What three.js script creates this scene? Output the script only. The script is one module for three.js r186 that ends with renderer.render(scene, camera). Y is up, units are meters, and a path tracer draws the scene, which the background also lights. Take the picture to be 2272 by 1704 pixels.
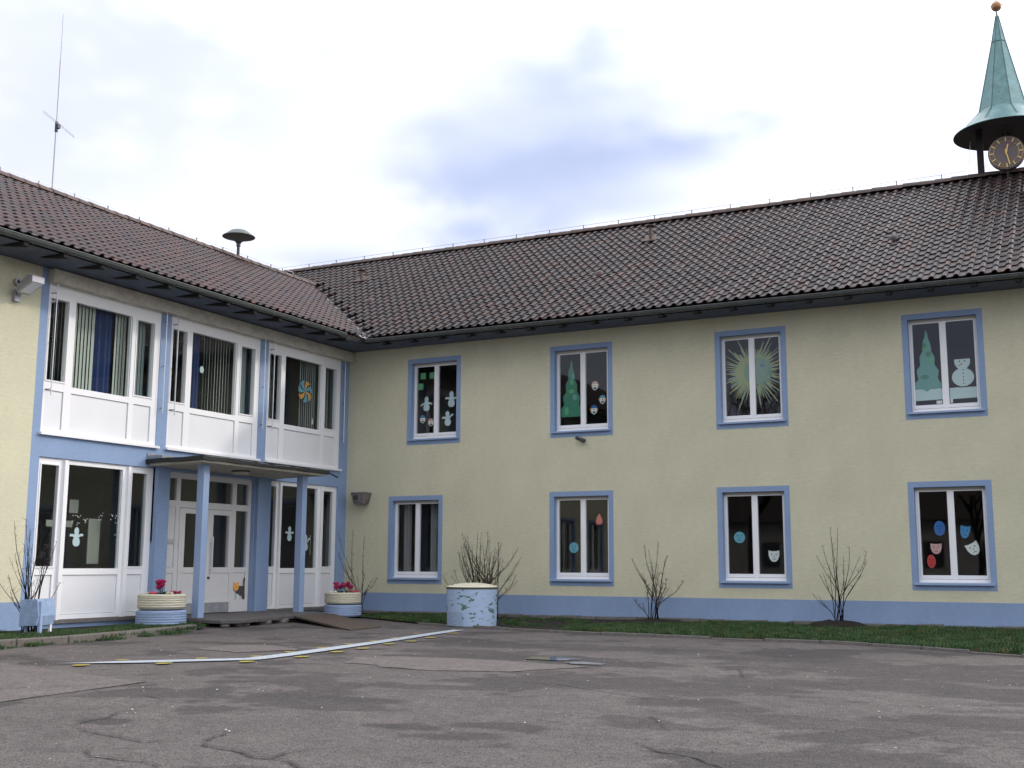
import * as THREE from 'three';
import { mergeGeometries } from 'three/addons/utils/BufferGeometryUtils.js';
import { ImprovedNoise } from 'three/addons/math/ImprovedNoise.js';
import { RoundedBoxGeometry } from 'three/addons/geometries/RoundedBoxGeometry.js';

// ---------------------------------------------------------------- camera, sky, sun, exposure
const scene = new THREE.Scene();
const camera = new THREE.PerspectiveCamera(36.78, 4 / 3, 0.1, 900);
const DEG = Math.PI / 180;
camera.position.set(17.71, 1.25, 25.0);
camera.rotation.set(8.895 * DEG, 27.19 * DEG, 0.211 * DEG, 'YXZ');
scene.add(camera);
const renderer = new THREE.WebGLRenderer({ antialias: true });
renderer.toneMapping = THREE.LinearToneMapping;
renderer.toneMappingExposure = 1.25;
renderer.shadowMap.enabled = true;

const perlin = new ImprovedNoise();
const sstep = (a, b, x) => { const t = Math.min(1, Math.max(0, (x - a) / (b - a))); return t * t * (3 - 2 * t); };
function fbm3(x, y, z, n = 5) { let s = 0, a = 0.5, f = 1; for (let i = 0; i < n; i++) { s += a * perlin.noise(x * f + 7.3 * i, y * f + 3.1 * i, z * f + 1.7 * i); a *= 0.5; f *= 2.03; } return s; }
const SUN = new THREE.Vector3(1, 0.70, -0.84).normalize();
{ // high thin cloud, bright nearly everywhere, with bluish thinner patches (air and cloud only)
  const W = 1536, H = 768, data = new Float32Array(W * H * 4);
  // soft thin patches: azimuth, elevation, half width, half height (radians), depth
  const patches = [[-2.05, 0.330, 0.09, 0.03, 0.8], [-2.02, 0.345, 0.14, 0.045, 0.35], [-1.95, 0.352, 0.09, 0.018, 0.45], [-1.985, 0.413, 0.095, 0.032, 0.85], [-1.98, 0.300, 0.08, 0.016, 0.5], [-2.06, 0.285, 0.07, 0.012, 0.35], [-2.21, 0.253, 0.065, 0.017, 0.6], [-2.12, 0.37, 0.035, 0.012, 0.35], [-1.88, 0.36, 0.06, 0.02, 0.35],
    [-2.45, 0.36, 0.22, 0.16, 0.6], [-1.6, 0.33, 0.16, 0.09, 0.6], [0.4, 0.5, 0.3, 0.09, 0.5], [1.75, 0.22, 0.6, 0.13, 0.9], [2.7, 0.7, 0.35, 0.1, 0.5], [-0.6, 0.8, 0.3, 0.1, 0.4], [1.0, 0.9, 0.4, 0.12, 0.5], [2.2, 0.3, 0.3, 0.05, 0.6], [-2.9, 0.6, 0.3, 0.1, 0.4], [0.0, 0.28, 0.25, 0.04, 0.5]];
  for (let j = 0; j < H; j++) {
    const el = ((j + 0.5) / H - 0.5) * Math.PI, sy = Math.sin(el), cy = Math.cos(el);
    for (let i = 0; i < W; i++) {
      const az = ((i + 0.5) / W - 0.5) * 2 * Math.PI, dx = cy * Math.cos(az), dz = cy * Math.sin(az), dy = sy;
      const n = fbm3(dx * 5, dy * 9, dz * 5, 5), n2 = fbm3(dx * 14 + 9, dy * 26, dz * 14, 4);
      let thin = Math.max(0, n * 0.55 - 0.12);
      for (const [pa, pe, wa, we, d] of patches) {
        let da = az - pa; if (da > Math.PI) da -= 2 * Math.PI; if (da < -Math.PI) da += 2 * Math.PI;
        const u = da / wa + n2 * 1.1 + n * 0.8, v = (el - pe) / we + n2 * 1.3 - da / wa * 0.25, r = u * u + v * v;
        if (r < 14) thin += d * Math.exp(-r * 0.7);
      }
      thin = 1 - Math.exp(-1.25 * thin);
      const c = dx * SUN.x + dy * SUN.y + dz * SUN.z, halo = 1.5 * Math.exp(-(1 - c) * 4.5);
      const k = 1.14 + 0.10 * n + halo, o = (j * W + i) * 4;
      let r = k * (1 - 0.76 * thin), g = k * 1.01 * (1 - 0.69 * thin), b = k * 1.06 * (1 - 0.50 * thin);
      if (el < 0) { const f = sstep(0, -0.12, el); r = r * (1 - f) + 0.2 * f; g = g * (1 - f) + 0.2 * f; b = b * (1 - f) + 0.2 * f; }
      data[o] = r; data[o + 1] = g; data[o + 2] = b; data[o + 3] = 1;
    }
  }
  const sky = new THREE.DataTexture(data, W, H, THREE.RGBAFormat, THREE.FloatType);
  sky.mapping = THREE.EquirectangularReflectionMapping; sky.magFilter = THREE.LinearFilter; sky.minFilter = THREE.LinearFilter; sky.needsUpdate = true;
  scene.background = sky; scene.environment = sky;
}
const sun = new THREE.DirectionalLight(0xfff3e2, 1.15);
sun.position.copy(SUN).multiplyScalar(60).add(new THREE.Vector3(8, 0, 8)); sun.target.position.set(8, 0, 8);
sun.castShadow = true; sun.shadow.radius = 7; sun.shadow.mapSize.set(2048, 2048);
Object.assign(sun.shadow.camera, { left: -40, right: 40, top: 40, bottom: -40, near: 1, far: 160 });
scene.add(sun, sun.target);

// ---------------------------------------------------------------- helpers
let seed = 1;
const rnd = () => { seed = (seed + 0x6d2b79f5) | 0; let t = Math.imul(seed ^ (seed >>> 15), 1 | seed); t = (t + Math.imul(t ^ (t >>> 7), 61 | t)) ^ t; return ((t ^ (t >>> 14)) >>> 0) / 4294967296; };
const rr = (a, b) => a + (b - a) * rnd();
const taken = {};
function numbered(n) { if (!(n in taken)) { taken[n] = 0; return n; } taken[n]++; return n + '_' + String(taken[n]).padStart(3, '0'); }
function tag(o, label, category, group) { o.userData.label = label; o.userData.category = category; if (group) o.userData.group = group; return o; }
function thing(name, label, category, pos = [0, 0, 0], turn = 0, group) { const g = new THREE.Group(); g.name = numbered(name); g.position.set(...pos); g.rotation.y = turn; scene.add(g); return tag(g, label, category, group); }
function mesh(name, geo, mat, parent) {
  if (Array.isArray(geo)) geo = geo.length === 1 ? geo[0] : mergeGeometries(geo.map((g) => (g.index ? g.toNonIndexed() : g)));
  const m = new THREE.Mesh(geo, mat); m.name = parent ? name : numbered(name); m.castShadow = m.receiveShadow = true; (parent || scene).add(m); return m;
}
function group(name, parent) { const g = new THREE.Group(); g.name = name; parent.add(g); return g; }
function structure(m) { m.userData.kind = 'structure'; return m; }
function stuff(m) { m.userData.kind = 'stuff'; return m; }
function metric(g) { // uv in metres from position and normal
  const p = g.attributes.position, n = g.attributes.normal, uv = new Float32Array(p.count * 2);
  for (let i = 0; i < p.count; i++) {
    const ax = Math.abs(n.getX(i)), ay = Math.abs(n.getY(i)), az = Math.abs(n.getZ(i));
    if (az >= ax && az >= ay) { uv[2 * i] = p.getX(i); uv[2 * i + 1] = p.getY(i); } else if (ax >= ay) { uv[2 * i] = p.getZ(i); uv[2 * i + 1] = p.getY(i); } else { uv[2 * i] = p.getX(i); uv[2 * i + 1] = p.getZ(i); }
  }
  g.setAttribute('uv', new THREE.BufferAttribute(uv, 2)); return g;
}
function box(x0, x1, y0, y1, z0, z1) { const g = new THREE.BoxGeometry(Math.abs(x1 - x0), Math.abs(y1 - y0), Math.abs(z1 - z0)); g.translate((x0 + x1) / 2, (y0 + y1) / 2, (z0 + z1) / 2); return metric(g); }
function rod(a, b, r, seg = 8, r2 = r) {
  const A = new THREE.Vector3(...a), B = new THREE.Vector3(...b), d = B.clone().sub(A), L = d.length();
  const g = new THREE.CylinderGeometry(r2, r, L, seg); g.translate(0, L / 2, 0);
  g.applyQuaternion(new THREE.Quaternion().setFromUnitVectors(new THREE.Vector3(0, 1, 0), d.normalize())); g.translate(...a); return g;
}
function taper(points, r0, r1, seg = 5) { // tapered tube through points
  const c = new THREE.CatmullRomCurve3(points.map((p) => new THREE.Vector3(...p))), N = Math.max(3, points.length * 2), pos = [], idx = [], nor = [];
  const fr = c.computeFrenetFrames(N, false);
  for (let i = 0; i <= N; i++) { const p = c.getPointAt(i / N), r = r0 + (r1 - r0) * (i / N);
    for (let k = 0; k < seg; k++) { const a = k / seg * 2 * Math.PI, n = fr.normals[i].clone().multiplyScalar(Math.cos(a)).addScaledVector(fr.binormals[i], Math.sin(a)); pos.push(p.x + n.x * r, p.y + n.y * r, p.z + n.z * r); nor.push(n.x, n.y, n.z); } }
  for (let i = 0; i < N; i++) for (let k = 0; k < seg; k++) { const a = i * seg + k, b = i * seg + (k + 1) % seg; idx.push(a, a + seg, b, b, a + seg, b + seg); }
  const g = new THREE.BufferGeometry(); g.setAttribute('position', new THREE.Float32BufferAttribute(pos, 3)); g.setAttribute('normal', new THREE.Float32BufferAttribute(nor, 3)); g.setAttribute('uv', new THREE.Float32BufferAttribute(new Float32Array(pos.length / 3 * 2), 2)); g.setIndex(idx); return g;
}
function sheet(pts, y) { // flat polygon on the ground, pts [x, z]
  const s = new THREE.Shape(pts.map(([x, z]) => new THREE.Vector2(x, -z))); const g = new THREE.ShapeGeometry(s); g.rotateX(-Math.PI / 2); g.translate(0, y, 0); return metric(g);
}
const lin = (r, g, b) => new THREE.Color().setRGB(r, g, b);
// tileable noise textures
function noiseTex(size, fn, srgb = false) {
  const d = new Uint8Array(size * size * 4);
  for (let j = 0; j < size; j++) for (let i = 0; i < size; i++) { const v = fn(i / size, j / size, i, j), o = (j * size + i) * 4; const a = Array.isArray(v) ? v : [v, v, v]; for (let k = 0; k < 3; k++) d[o + k] = Math.max(0, Math.min(255, a[k] * 255)); d[o + 3] = 255; }
  const t = new THREE.DataTexture(d, size, size); t.wrapS = t.wrapT = THREE.RepeatWrapping; t.magFilter = THREE.LinearFilter; t.minFilter = THREE.LinearMipmapLinearFilter; t.generateMipmaps = true; if (srgb) t.colorSpace = THREE.SRGBColorSpace; t.needsUpdate = true; return t;
}
const TAU = Math.PI * 2;
function tn(u, v, f, s = 0) { // tileable noise on a torus (approximation by blending)
  const a = perlin.noise(u * f, v * f, s), b = perlin.noise((u - 1) * f, v * f, s), c = perlin.noise(u * f, (v - 1) * f, s), d = perlin.noise((u - 1) * f, (v - 1) * f, s);
  return (a * (1 - u) + b * u) * (1 - v) + (c * (1 - u) + d * u) * v;
}
const hash = (i, j) => { let h = (i * 374761393 + j * 668265263) | 0; h = Math.imul(h ^ (h >>> 13), 1274126177); return ((h ^ (h >>> 16)) >>> 0) / 4294967296; };
const rep = (t, m) => { const c = t.clone(); c.repeat.set(1 / m, 1 / m); c.needsUpdate = true; return c; };
const stuccoMap = noiseTex(512, (u, v, i, j) => 0.955 + 0.04 * tn(u, v, 4, 2) + 0.045 * tn(u, v * 3 % 1, 24, 5) + 0.045 * (hash(i, j) - 0.5), true);
const stuccoBump = noiseTex(512, (u, v, i, j) => 0.5 + 0.35 * tn(u, (v * 2) % 1, 40, 1) + 0.25 * tn(u, v, 90, 3) + 0.2 * (hash(i, j) - 0.5));
const grainMap = noiseTex(1024, (u, v, i, j) => { // stone chips in worn asphalt
  const n = tn(u, v, 60, 4), h = hash(i >> 1, j >> 1), h2 = hash(i, j); let c = 0.80 + 0.10 * tn(u, v, 14, 8) + 0.16 * n + 0.30 * (h - 0.5) + 0.12 * (h2 - 0.5);
  if (h > 0.965) c += 0.3; if (h < 0.05) c -= 0.25; return [c, c * 0.99, c * 0.985]; }, true);
const grainBump = noiseTex(512, (u, v, i, j) => 0.5 + 0.3 * tn(u, v, 80, 4) + 0.4 * (hash(i >> 1, j >> 1) - 0.5));
const softMap = noiseTex(512, (u, v, i, j) => 0.9 + 0.14 * tn(u, v, 6, 11) + 0.12 * tn(u, v, 20, 12) + 0.06 * (hash(i, j) - 0.5), true);
const paleMap = noiseTex(256, (u, v, i, j) => 0.985 + 0.02 * tn(u, v, 5, 41) + 0.015 * (hash(i, j) - 0.5), true);
const roughMap = noiseTex(256, (u, v) => 0.75 + 0.35 * tn(u, v, 8, 21) + 0.2 * tn(u, v, 30, 22));

const M = {};
function std(name, c, rough = 0.8, extra = {}) { const { lin: l, ...rest } = extra; return (M[name] = new THREE.MeshStandardMaterial({ color: lin(...c), roughness: rough, metalness: 0, ...rest })); }
std('yellow', [0.69, 0.665, 0.485], 0.92, { map: rep(stuccoMap, 3.1), bumpMap: rep(stuccoBump, 0.9), bumpScale: 0.012 });
std('blue', [0.265, 0.37, 0.565], 0.8, { map: rep(stuccoMap, 2.3), bumpMap: rep(stuccoBump, 0.9), bumpScale: 0.006 });
std('bluePaint', [0.29, 0.39, 0.58], 0.6, { map: rep(paleMap, 1.7) });
std('soffit', [0.10, 0.125, 0.185], 0.75, { map: rep(softMap, 2) });  // the blue paint, darkened: shade under the eaves is mixed into the colour
std('white', [0.84, 0.84, 0.85], 0.35);
std('panel', [0.79, 0.795, 0.815], 0.32, { map: rep(paleMap, 2.3) });
std('doorWhite', [0.66, 0.65, 0.64], 0.45, { map: rep(paleMap, 1.1) });
std('greyPaint', [0.33, 0.34, 0.37], 0.6, { map: rep(softMap, 0.9) });
std('cream', [0.68, 0.635, 0.55], 0.7, { map: rep(softMap, 2.1) });
std('canopyCream', [0.62, 0.57, 0.47], 0.75, { map: rep(softMap, 1.3) });
std('shutter', [0.46, 0.43, 0.37], 0.6);
std('timber', [0.012, 0.010, 0.010], 0.9);
std('zinc', [0.20, 0.215, 0.21], 0.5, { metalness: 0.35, roughnessMap: rep(roughMap, 0.7), map: rep(softMap, 0.8) });
std('lead', [0.42, 0.44, 0.47], 0.45, { metalness: 0.5, map: rep(softMap, 0.5) });
std('steel', [0.62, 0.63, 0.66], 0.35, { metalness: 0.6 });
std('darkSteel', [0.05, 0.055, 0.06], 0.5, { metalness: 0.3 });
std('felt', [0.028, 0.03, 0.03], 0.85, { map: rep(softMap, 0.5) });
std('concrete', [0.30, 0.285, 0.265], 0.92, { map: rep(grainMap, 1.3), bumpMap: rep(grainBump, 0.5), bumpScale: 0.01 });
std('stone', [0.32, 0.295, 0.265], 0.95, { map: rep(grainMap, 0.7), bumpMap: rep(grainBump, 0.4), bumpScale: 0.015 });
std('platform', [0.20, 0.19, 0.185], 0.9, { map: rep(grainMap, 1.7), bumpMap: rep(grainBump, 0.6), bumpScale: 0.012 });
std('rampBoard', [0.165, 0.125, 0.095], 0.9, { map: rep(grainMap, 1.1), bumpMap: rep(grainBump, 0.5), bumpScale: 0.01 });
std('soil', [0.05, 0.036, 0.027], 1, { map: rep(grainMap, 0.9), bumpMap: rep(grainBump, 0.35), bumpScale: 0.05 });
std('inside', [0.17, 0.17, 0.17], 0.9); std('insideFloor', [0.08, 0.065, 0.055], 0.6);
std('copper', [0.165, 0.33, 0.335], 0.42, { metalness: 0.1, map: rep(softMap, 1.4), roughnessMap: rep(roughMap, 1) });
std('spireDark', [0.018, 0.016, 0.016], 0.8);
std('gold', [0.62, 0.43, 0.14], 0.35, { metalness: 0.7 });
std('brass', [0.42, 0.24, 0.13], 0.4, { metalness: 0.6 });
std('clockBrown', [0.135, 0.105, 0.105], 0.5);
std('bark', [0.12, 0.085, 0.07], 0.9); std('barkGrey', [0.17, 0.135, 0.11], 0.9);
M.glass = new THREE.MeshPhysicalMaterial({ color: lin(0.86, 0.9, 0.89), transmission: 1, thickness: 0, roughness: 0.015, ior: 1.55 });
const paper = (r, g, b) => new THREE.MeshStandardMaterial({ color: lin(r, g, b), roughness: 0.85 });
const P = { ice: paper(0.58, 0.70, 0.74), green: paper(0.12, 0.42, 0.2), cyan: paper(0.13, 0.42, 0.55), white: paper(0.8, 0.82, 0.8), pink: paper(0.72, 0.42, 0.40), red: paper(0.62, 0.07, 0.07), coral: paper(0.75, 0.2, 0.17), navy: paper(0.04, 0.16, 0.48), blue: paper(0.05, 0.27, 0.55), black: paper(0.03, 0.03, 0.03), orange: paper(0.8, 0.38, 0.08), teal: paper(0.14, 0.40, 0.52), skin: paper(0.78, 0.55, 0.48), fir: paper(0.06, 0.24, 0.16), firPale: paper(0.15, 0.36, 0.33), sunY: paper(0.34, 0.38, 0.17), sunG: paper(0.22, 0.33, 0.26), board: paper(0.42, 0.43, 0.36), sunO: paper(0.34, 0.36, 0.30), snow: paper(0.55, 0.68, 0.68), brown: paper(0.3, 0.2, 0.13), cat: paper(0.07, 0.055, 0.055), yellow: paper(0.7, 0.6, 0.15) };

// ---------------------------------------------------------------- ground
const far = structure(mesh('ground', (() => { const g = new THREE.CircleGeometry(420, 64); g.rotateX(-Math.PI / 2); g.translate(8, -0.03, 10); return metric(g); })(), new THREE.MeshStandardMaterial({ color: lin(0.13, 0.125, 0.12), roughness: 0.95, map: rep(grainMap, 2.1) })));
const yardMat = new THREE.MeshStandardMaterial({ color: 0xffffff, vertexColors: true, roughness: 0.88, map: rep(grainMap, 5.3), bumpMap: rep(grainBump, 1.7), bumpScale: 0.02 });
const dampSpots = [[10.5, 10.6, 1.6, 0.7, 0.9], [11.7, 11.0, 1.0, 0.6, 0.9], [9.6, 14.4, 0.5, 0.7, 0.7], [10.6, 15.9, 1.0, 0.35, 0.9], [11.3, 16.3, 0.8, 0.25, 0.8], [12.2, 13.4, 1.2, 0.5, 0.8], [13.6, 13.6, 0.9, 0.4, 0.6], [12.9, 17.0, 0.35, 0.25, 0.9], [13.6, 16.7, 0.45, 0.2, 0.9], [16.6, 17.4, 0.35, 0.2, 0.9], [14.4, 13.0, 1.0, 0.35, 0.8], [15.2, 12.2, 1.4, 0.5, 0.7], [5.4, 10.3, 0.6, 0.35, 0.9], [8.9, 8.6, 1.5, 0.5, 0.7], [10.8, 8.3, 1.6, 0.6, 0.6], [16.4, 10.4, 2.4, 1.4, 0.75], [14.0, 9.2, 1.8, 0.8, 0.6], [10.35, 18.0, 0.3, 0.18, 0.9], [11.3, 14.5, 0.6, 0.2, 0.8], [15.6, 15.3, 1.5, 0.5, 0.6], [17.5, 14.2, 1.4, 0.7, 0.6], [9.1, 10.2, 1.2, 0.5, 0.7]];
function dampAt(x, z) {
  const w = fbm3(x * 0.9, 0.3, z * 0.9, 4), w2 = fbm3(x * 3.1, 4.3, z * 3.1, 3); let d = 0;
  for (const [cx, cz, rx, rz, s] of dampSpots) { const u = (x - cx) / rx + w * 1.6 + w2 * 0.6, v = (z - cz) / rz + w2 * 1.1 - w * 0.8, q = u * u + v * v; if (q < 4) d = Math.max(d, s * sstep(1.35, 0.7, q)); }
  d = Math.max(d, 0.8 * sstep(0.085, 0.15, fbm3(x * 0.85 + 5, 1.7, z * 0.95, 6) + w2 * 0.13 + (x > 12 ? 0.05 * sstep(12, 15, x) : 0) - 0.10 * sstep(16, 19, z)));
  return d;
}
const yard = structure(mesh('asphalt_yard', (() => {
  const x0 = -2, x1 = 27, z0 = 0, z1 = 24, nx = 560, nz = 520, g = new THREE.PlaneGeometry(x1 - x0, z1 - z0, nx, nz); g.rotateX(-Math.PI / 2); g.translate((x0 + x1) / 2, 0, (z0 + z1) / 2);
  const p = g.attributes.position, c = new Float32Array(p.count * 3);
  for (let i = 0; i < p.count; i++) {
    const x = p.getX(i), z = p.getZ(i), d = dampAt(x, z), m = fbm3(x * 0.5, 9.1, z * 0.5, 5), m2 = fbm3(x * 2.7, 2.2, z * 2.7, 4);
    p.setY(i, 0.006 * fbm3(x * 0.35, 5.5, z * 0.35, 3));
    const k = (0.178 + 0.05 * m + 0.05 * m2) * (1 - 0.53 * d); c[3 * i] = k; c[3 * i + 1] = k * 0.88; c[3 * i + 2] = k * (0.865 + 0.03 * d);
  }
  g.setAttribute('color', new THREE.BufferAttribute(c, 3)); g.computeVertexNormals(); return metric(g);
})(), yardMat));
yard.position.y = 0.0;
const patchMat = new THREE.MeshStandardMaterial({ color: lin(0.235, 0.205, 0.20), roughness: 0.9, map: rep(grainMap, 4.1), bumpMap: rep(grainBump, 0.5), bumpScale: 0.006 });
const raggedPoly = (pts, amp = 0.05, step = 0.25) => { const out = []; for (let i = 0; i < pts.length; i++) { const a = pts[i], b = pts[(i + 1) % pts.length], L = Math.hypot(b[0] - a[0], b[1] - a[1]), n = Math.max(1, Math.round(L / step)); for (let k = 0; k < n; k++) { const t = k / n; out.push([a[0] + (b[0] - a[0]) * t + rr(-amp, amp), a[1] + (b[1] - a[1]) * t + rr(-amp, amp)]); } } return out; };
mesh('repair_patch', sheet(raggedPoly([[8.48, 15.54], [8.66, 17.52], [5.0, 18.6], [2.2, 14.0], [5.17, 14.67]], 0.015), 0.006), patchMat, yard);
mesh('repair_patch', sheet(raggedPoly([[8.5, 11.75], [9.0, 11.25], [10.3, 11.15], [11.9, 11.45], [11.35, 12.55], [10.4, 12.95], [8.9, 12.5]], 0.06), 0.006), patchMat, yard);
mesh('repair_patch', sheet(raggedPoly([[5.6, 11.55], [5.45, 10.65], [6.1, 10.4], [6.95, 10.95], [6.6, 11.85]], 0.06), 0.006), patchMat, yard);
const water = new THREE.MeshPhysicalMaterial({ color: lin(0.05, 0.05, 0.05), roughness: 0.04, ior: 1.33 });
const blob = (cx, cz, rx, rz, n = 26, a = 0.18) => { const q = []; const s = rr(0, 9); for (let i = 0; i < n; i++) { const t = i / n * TAU, k = 1 + a * Math.sin(2 * t + s) + a * 0.7 * Math.sin(5 * t + s * 2) + rr(-0.04, 0.04); q.push([cx + Math.cos(t) * rx * k, cz + Math.sin(t) * rz * k]); } return q; };
mesh('puddle', sheet(blob(10.95, 10.6, 0.42, 0.24), 0.0095), water, yard);
mesh('puddle', sheet(blob(11.63, 11.08, 0.3, 0.15), 0.0098), water, yard);
const crackMat = new THREE.MeshStandardMaterial({ color: lin(0.055, 0.05, 0.048), roughness: 1 });
function crack(pts, w = 0.016) {
  const q = []; for (let i = 0; i < pts.length - 1; i++) { const [a, b] = [pts[i], pts[i + 1]], n = Math.max(2, Math.round(Math.hypot(b[0] - a[0], b[1] - a[1]) / 0.05)); for (let k = 0; k < n; k++) { const t = k / n; q.push([a[0] + (b[0] - a[0]) * t + rr(-0.014, 0.014), a[1] + (b[1] - a[1]) * t + rr(-0.014, 0.014)]); } } q.push(pts[pts.length - 1]);
  const pos = [], idx = []; q.forEach(([x, z], i) => { const b = q[Math.min(i + 1, q.length - 1)], a = q[Math.max(0, i - 1)], dx = b[0] - a[0], dz = b[1] - a[1], l = Math.hypot(dx, dz) || 1, h = w * rr(0.25, 1) * Math.sin(Math.PI * (0.08 + 0.84 * i / q.length)); pos.push(x - dz / l * h, 0.013, z + dx / l * h, x + dz / l * h, 0.013, z - dx / l * h); if (i) idx.push(2 * i - 2, 2 * i - 1, 2 * i, 2 * i, 2 * i - 1, 2 * i + 1); });
  const g = new THREE.BufferGeometry(); g.setAttribute('position', new THREE.Float32BufferAttribute(pos, 3)); g.setIndex(idx); g.computeVertexNormals(); mesh('crack', g, crackMat, yard);
}
crack([[10.374, 18.444], [10.46, 18.326], [10.31, 18.008], [10.368, 17.898], [10.077, 17.445]]); crack([[10.46, 18.326], [10.814, 18.478], [11.186, 18.573], [11.552, 18.678], [11.602, 18.555], [11.665, 18.374]]);
crack([[11.766, 17.725], [11.77, 18.062], [11.844, 18.339], [12.002, 18.573], [12.251, 18.64], [12.464, 18.685], [12.676, 18.827], [12.789, 18.786], [12.718, 18.579], [12.758, 18.364], [12.838, 18.243]], 0.02); crack([[12.789, 18.786], [12.948, 18.827], [13.3, 19.1]]);
crack([[11.45, 19.0], [11.513, 19.149], [11.682, 19.286], [11.921, 19.286], [12.135, 19.268], [12.443, 19.4]], 0.02); crack([[8.666, 17.52], [8.656, 17.012], [8.606, 16.363], [8.484, 15.541], [9.032, 15.288], [9.35, 14.945], [9.693, 14.808], [10.6, 14.2]], 0.012);
crack([[14.578, 17.008], [14.89, 17.322], [15.154, 17.404], [15.309, 17.584], [15.6, 17.9]], 0.018); crack([[5.4, 18.2], [6.6, 17.7], [7.6, 17.0], [8.5, 15.6]], 0.012); crack([[10.6, 12.98], [11.2, 13.5], [12.4, 13.6], [13.7, 14.4], [15.0, 14.2]], 0.014); crack([[13.4, 15.3], [14.2, 15.6], [14.6, 16.3]], 0.01); crack([[9.2, 16.4], [9.9, 16.7], [10.1, 17.4]], 0.01);
crack([[16.0, 15.2], [16.6, 15.9], [17.6, 16.0]], 0.012); crack([[12.6, 10.2], [13.6, 10.9], [13.9, 11.8], [15.4, 12.2]], 0.014);

{ // pale grit and paper scraps lying on the asphalt
  const g = new THREE.IcosahedronGeometry(1, 0); g.scale(1, 0.35, 0.7); const n = 420, im = new THREE.InstancedMesh(g, new THREE.MeshStandardMaterial({ color: 0xffffff, roughness: 0.9 }), n), q = new THREE.Quaternion(), m4 = new THREE.Matrix4(), cc = new THREE.Color();
  for (let i = 0; i < n; i++) { const x = rr(4, 19), z = rr(8, 19.5), sz = 0.004 + 0.012 * Math.pow(rnd(), 4); q.setFromAxisAngle(new THREE.Vector3(0, 1, 0), rr(0, TAU)); m4.compose(new THREE.Vector3(x, 0.006 + sz * 0.2, z), q, new THREE.Vector3(sz, sz, sz)); im.setMatrixAt(i, m4); const k = rr(0.3, 0.75); im.setColorAt(i, cc.setRGB(k, k * 0.98, k * 0.94)); }
  im.name = 'grit'; im.castShadow = im.receiveShadow = true; scene.add(stuff(im)); tag(im, 'pale grit scattered over the asphalt yard', 'grit');
}
// ---------------------------------------------------------------- planting beds, edging, grass
const bedR = [[0.02, 0.02], [24, 0.02], [24, 9.6], [18.5, 8.0], [16.5, 6.95], [15.06, 6.1], [13.4, 5.5], [11.5, 5.35], [9.4, 5.2], [7.0, 4.6], [4.6, 3.72], [3.3, 2.9], [2.4, 2.3], [1.2, 1.7], [0.02, 1.55]];
const bedL = [[0.02, 6.98], [0.02, 16], [3.1, 16], [3.0, 13.6], [2.95, 12.6], [2.85, 10.6], [2.55, 9.2], [2.3, 8.0], [2.05, 7.4], [1.0, 7.0]];
function bedGeo(poly, y) { const g = sheet(poly, y); return g; }
structure(mesh('soil_bed', bedGeo(bedR, 0.03), M.soil)); structure(mesh('soil_bed', bedGeo(bedL, 0.045), M.soil));
const inPoly = (x, z, poly) => { let c = false; for (let i = 0, j = poly.length - 1; i < poly.length; j = i++) { const [xi, zi] = poly[i], [xj, zj] = poly[j]; if ((zi > z) !== (zj > z) && x < (xj - xi) * (z - zi) / (zj - zi) + xi) c = !c; } return c; };
function tuftGeo(n, h, spread) {
  const pos = [], idx = []; for (let i = 0; i < n; i++) { const a = rr(0, TAU), r = spread * Math.sqrt(rnd()), bx = Math.cos(a) * r, bz = Math.sin(a) * r, hh = h * rr(0.5, 1.1), lean = rr(0.1, 0.75) * hh, la = rr(0, TAU), w = rr(0.004, 0.008), px = Math.cos(la + 1.57) * w, pz = Math.sin(la + 1.57) * w, o = pos.length / 3;
    pos.push(bx - px, 0, bz - pz, bx + px, 0, bz + pz, bx - px * 0.7 + Math.cos(la) * lean * 0.35, hh * 0.6, bz - pz * 0.7 + Math.sin(la) * lean * 0.35, bx + px * 0.7 + Math.cos(la) * lean * 0.35, hh * 0.6, bz + pz * 0.7 + Math.sin(la) * lean * 0.35, bx + Math.cos(la) * lean, hh, bz + Math.sin(la) * lean);
    idx.push(o, o + 1, o + 2, o + 2, o + 1, o + 3, o + 2, o + 3, o + 4); }
  const g = new THREE.BufferGeometry(); g.setAttribute('position', new THREE.Float32BufferAttribute(pos, 3)); g.setIndex(idx); g.computeVertexNormals(); return g;
}
const grassMat = new THREE.MeshPhysicalMaterial({ color: 0xffffff, roughness: 0.75, side: THREE.DoubleSide, transmission: 0 });
function grassField(name, poly, n, keep, label, y0) {
  const geo = tuftGeo(16, 0.065, 0.075), list = []; let xs = poly.map((p) => p[0]), zs = poly.map((p) => p[1]); const bx = [Math.min(...xs), Math.max(...xs)], bz = [Math.min(...zs), Math.max(...zs)];
  for (let i = 0; i < n; i++) { const x = rr(...bx), z = rr(...bz), t = rnd(); if (!inPoly(x, z, poly)) continue; const k = keep(x, z); if (t < k) list.push([x, z, k]); }
  const im = new THREE.InstancedMesh(geo, grassMat, list.length), m = new THREE.Matrix4(), q = new THREE.Quaternion(), c = new THREE.Color();
  list.forEach(([x, z, k], i) => { const s = rr(0.55, 1.2) * (0.55 + 0.5 * k); q.setFromAxisAngle(new THREE.Vector3(0, 1, 0), rr(0, TAU)); m.compose(new THREE.Vector3(x, y0, z), q, new THREE.Vector3(s, s * rr(0.7, 1.2), s)); im.setMatrixAt(i, m); const d = rr(0.7, 1.25), y = rnd() < 0.12 ? 1 : 0; c.setRGB((0.032 + 0.06 * y) * d, (0.078 + 0.015 * y) * d, 0.02 * d); im.setColorAt(i, c); });
  im.name = numbered(name); im.castShadow = im.receiveShadow = true; scene.add(im); stuff(im); return tag(im, label, 'grass');
}
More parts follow.
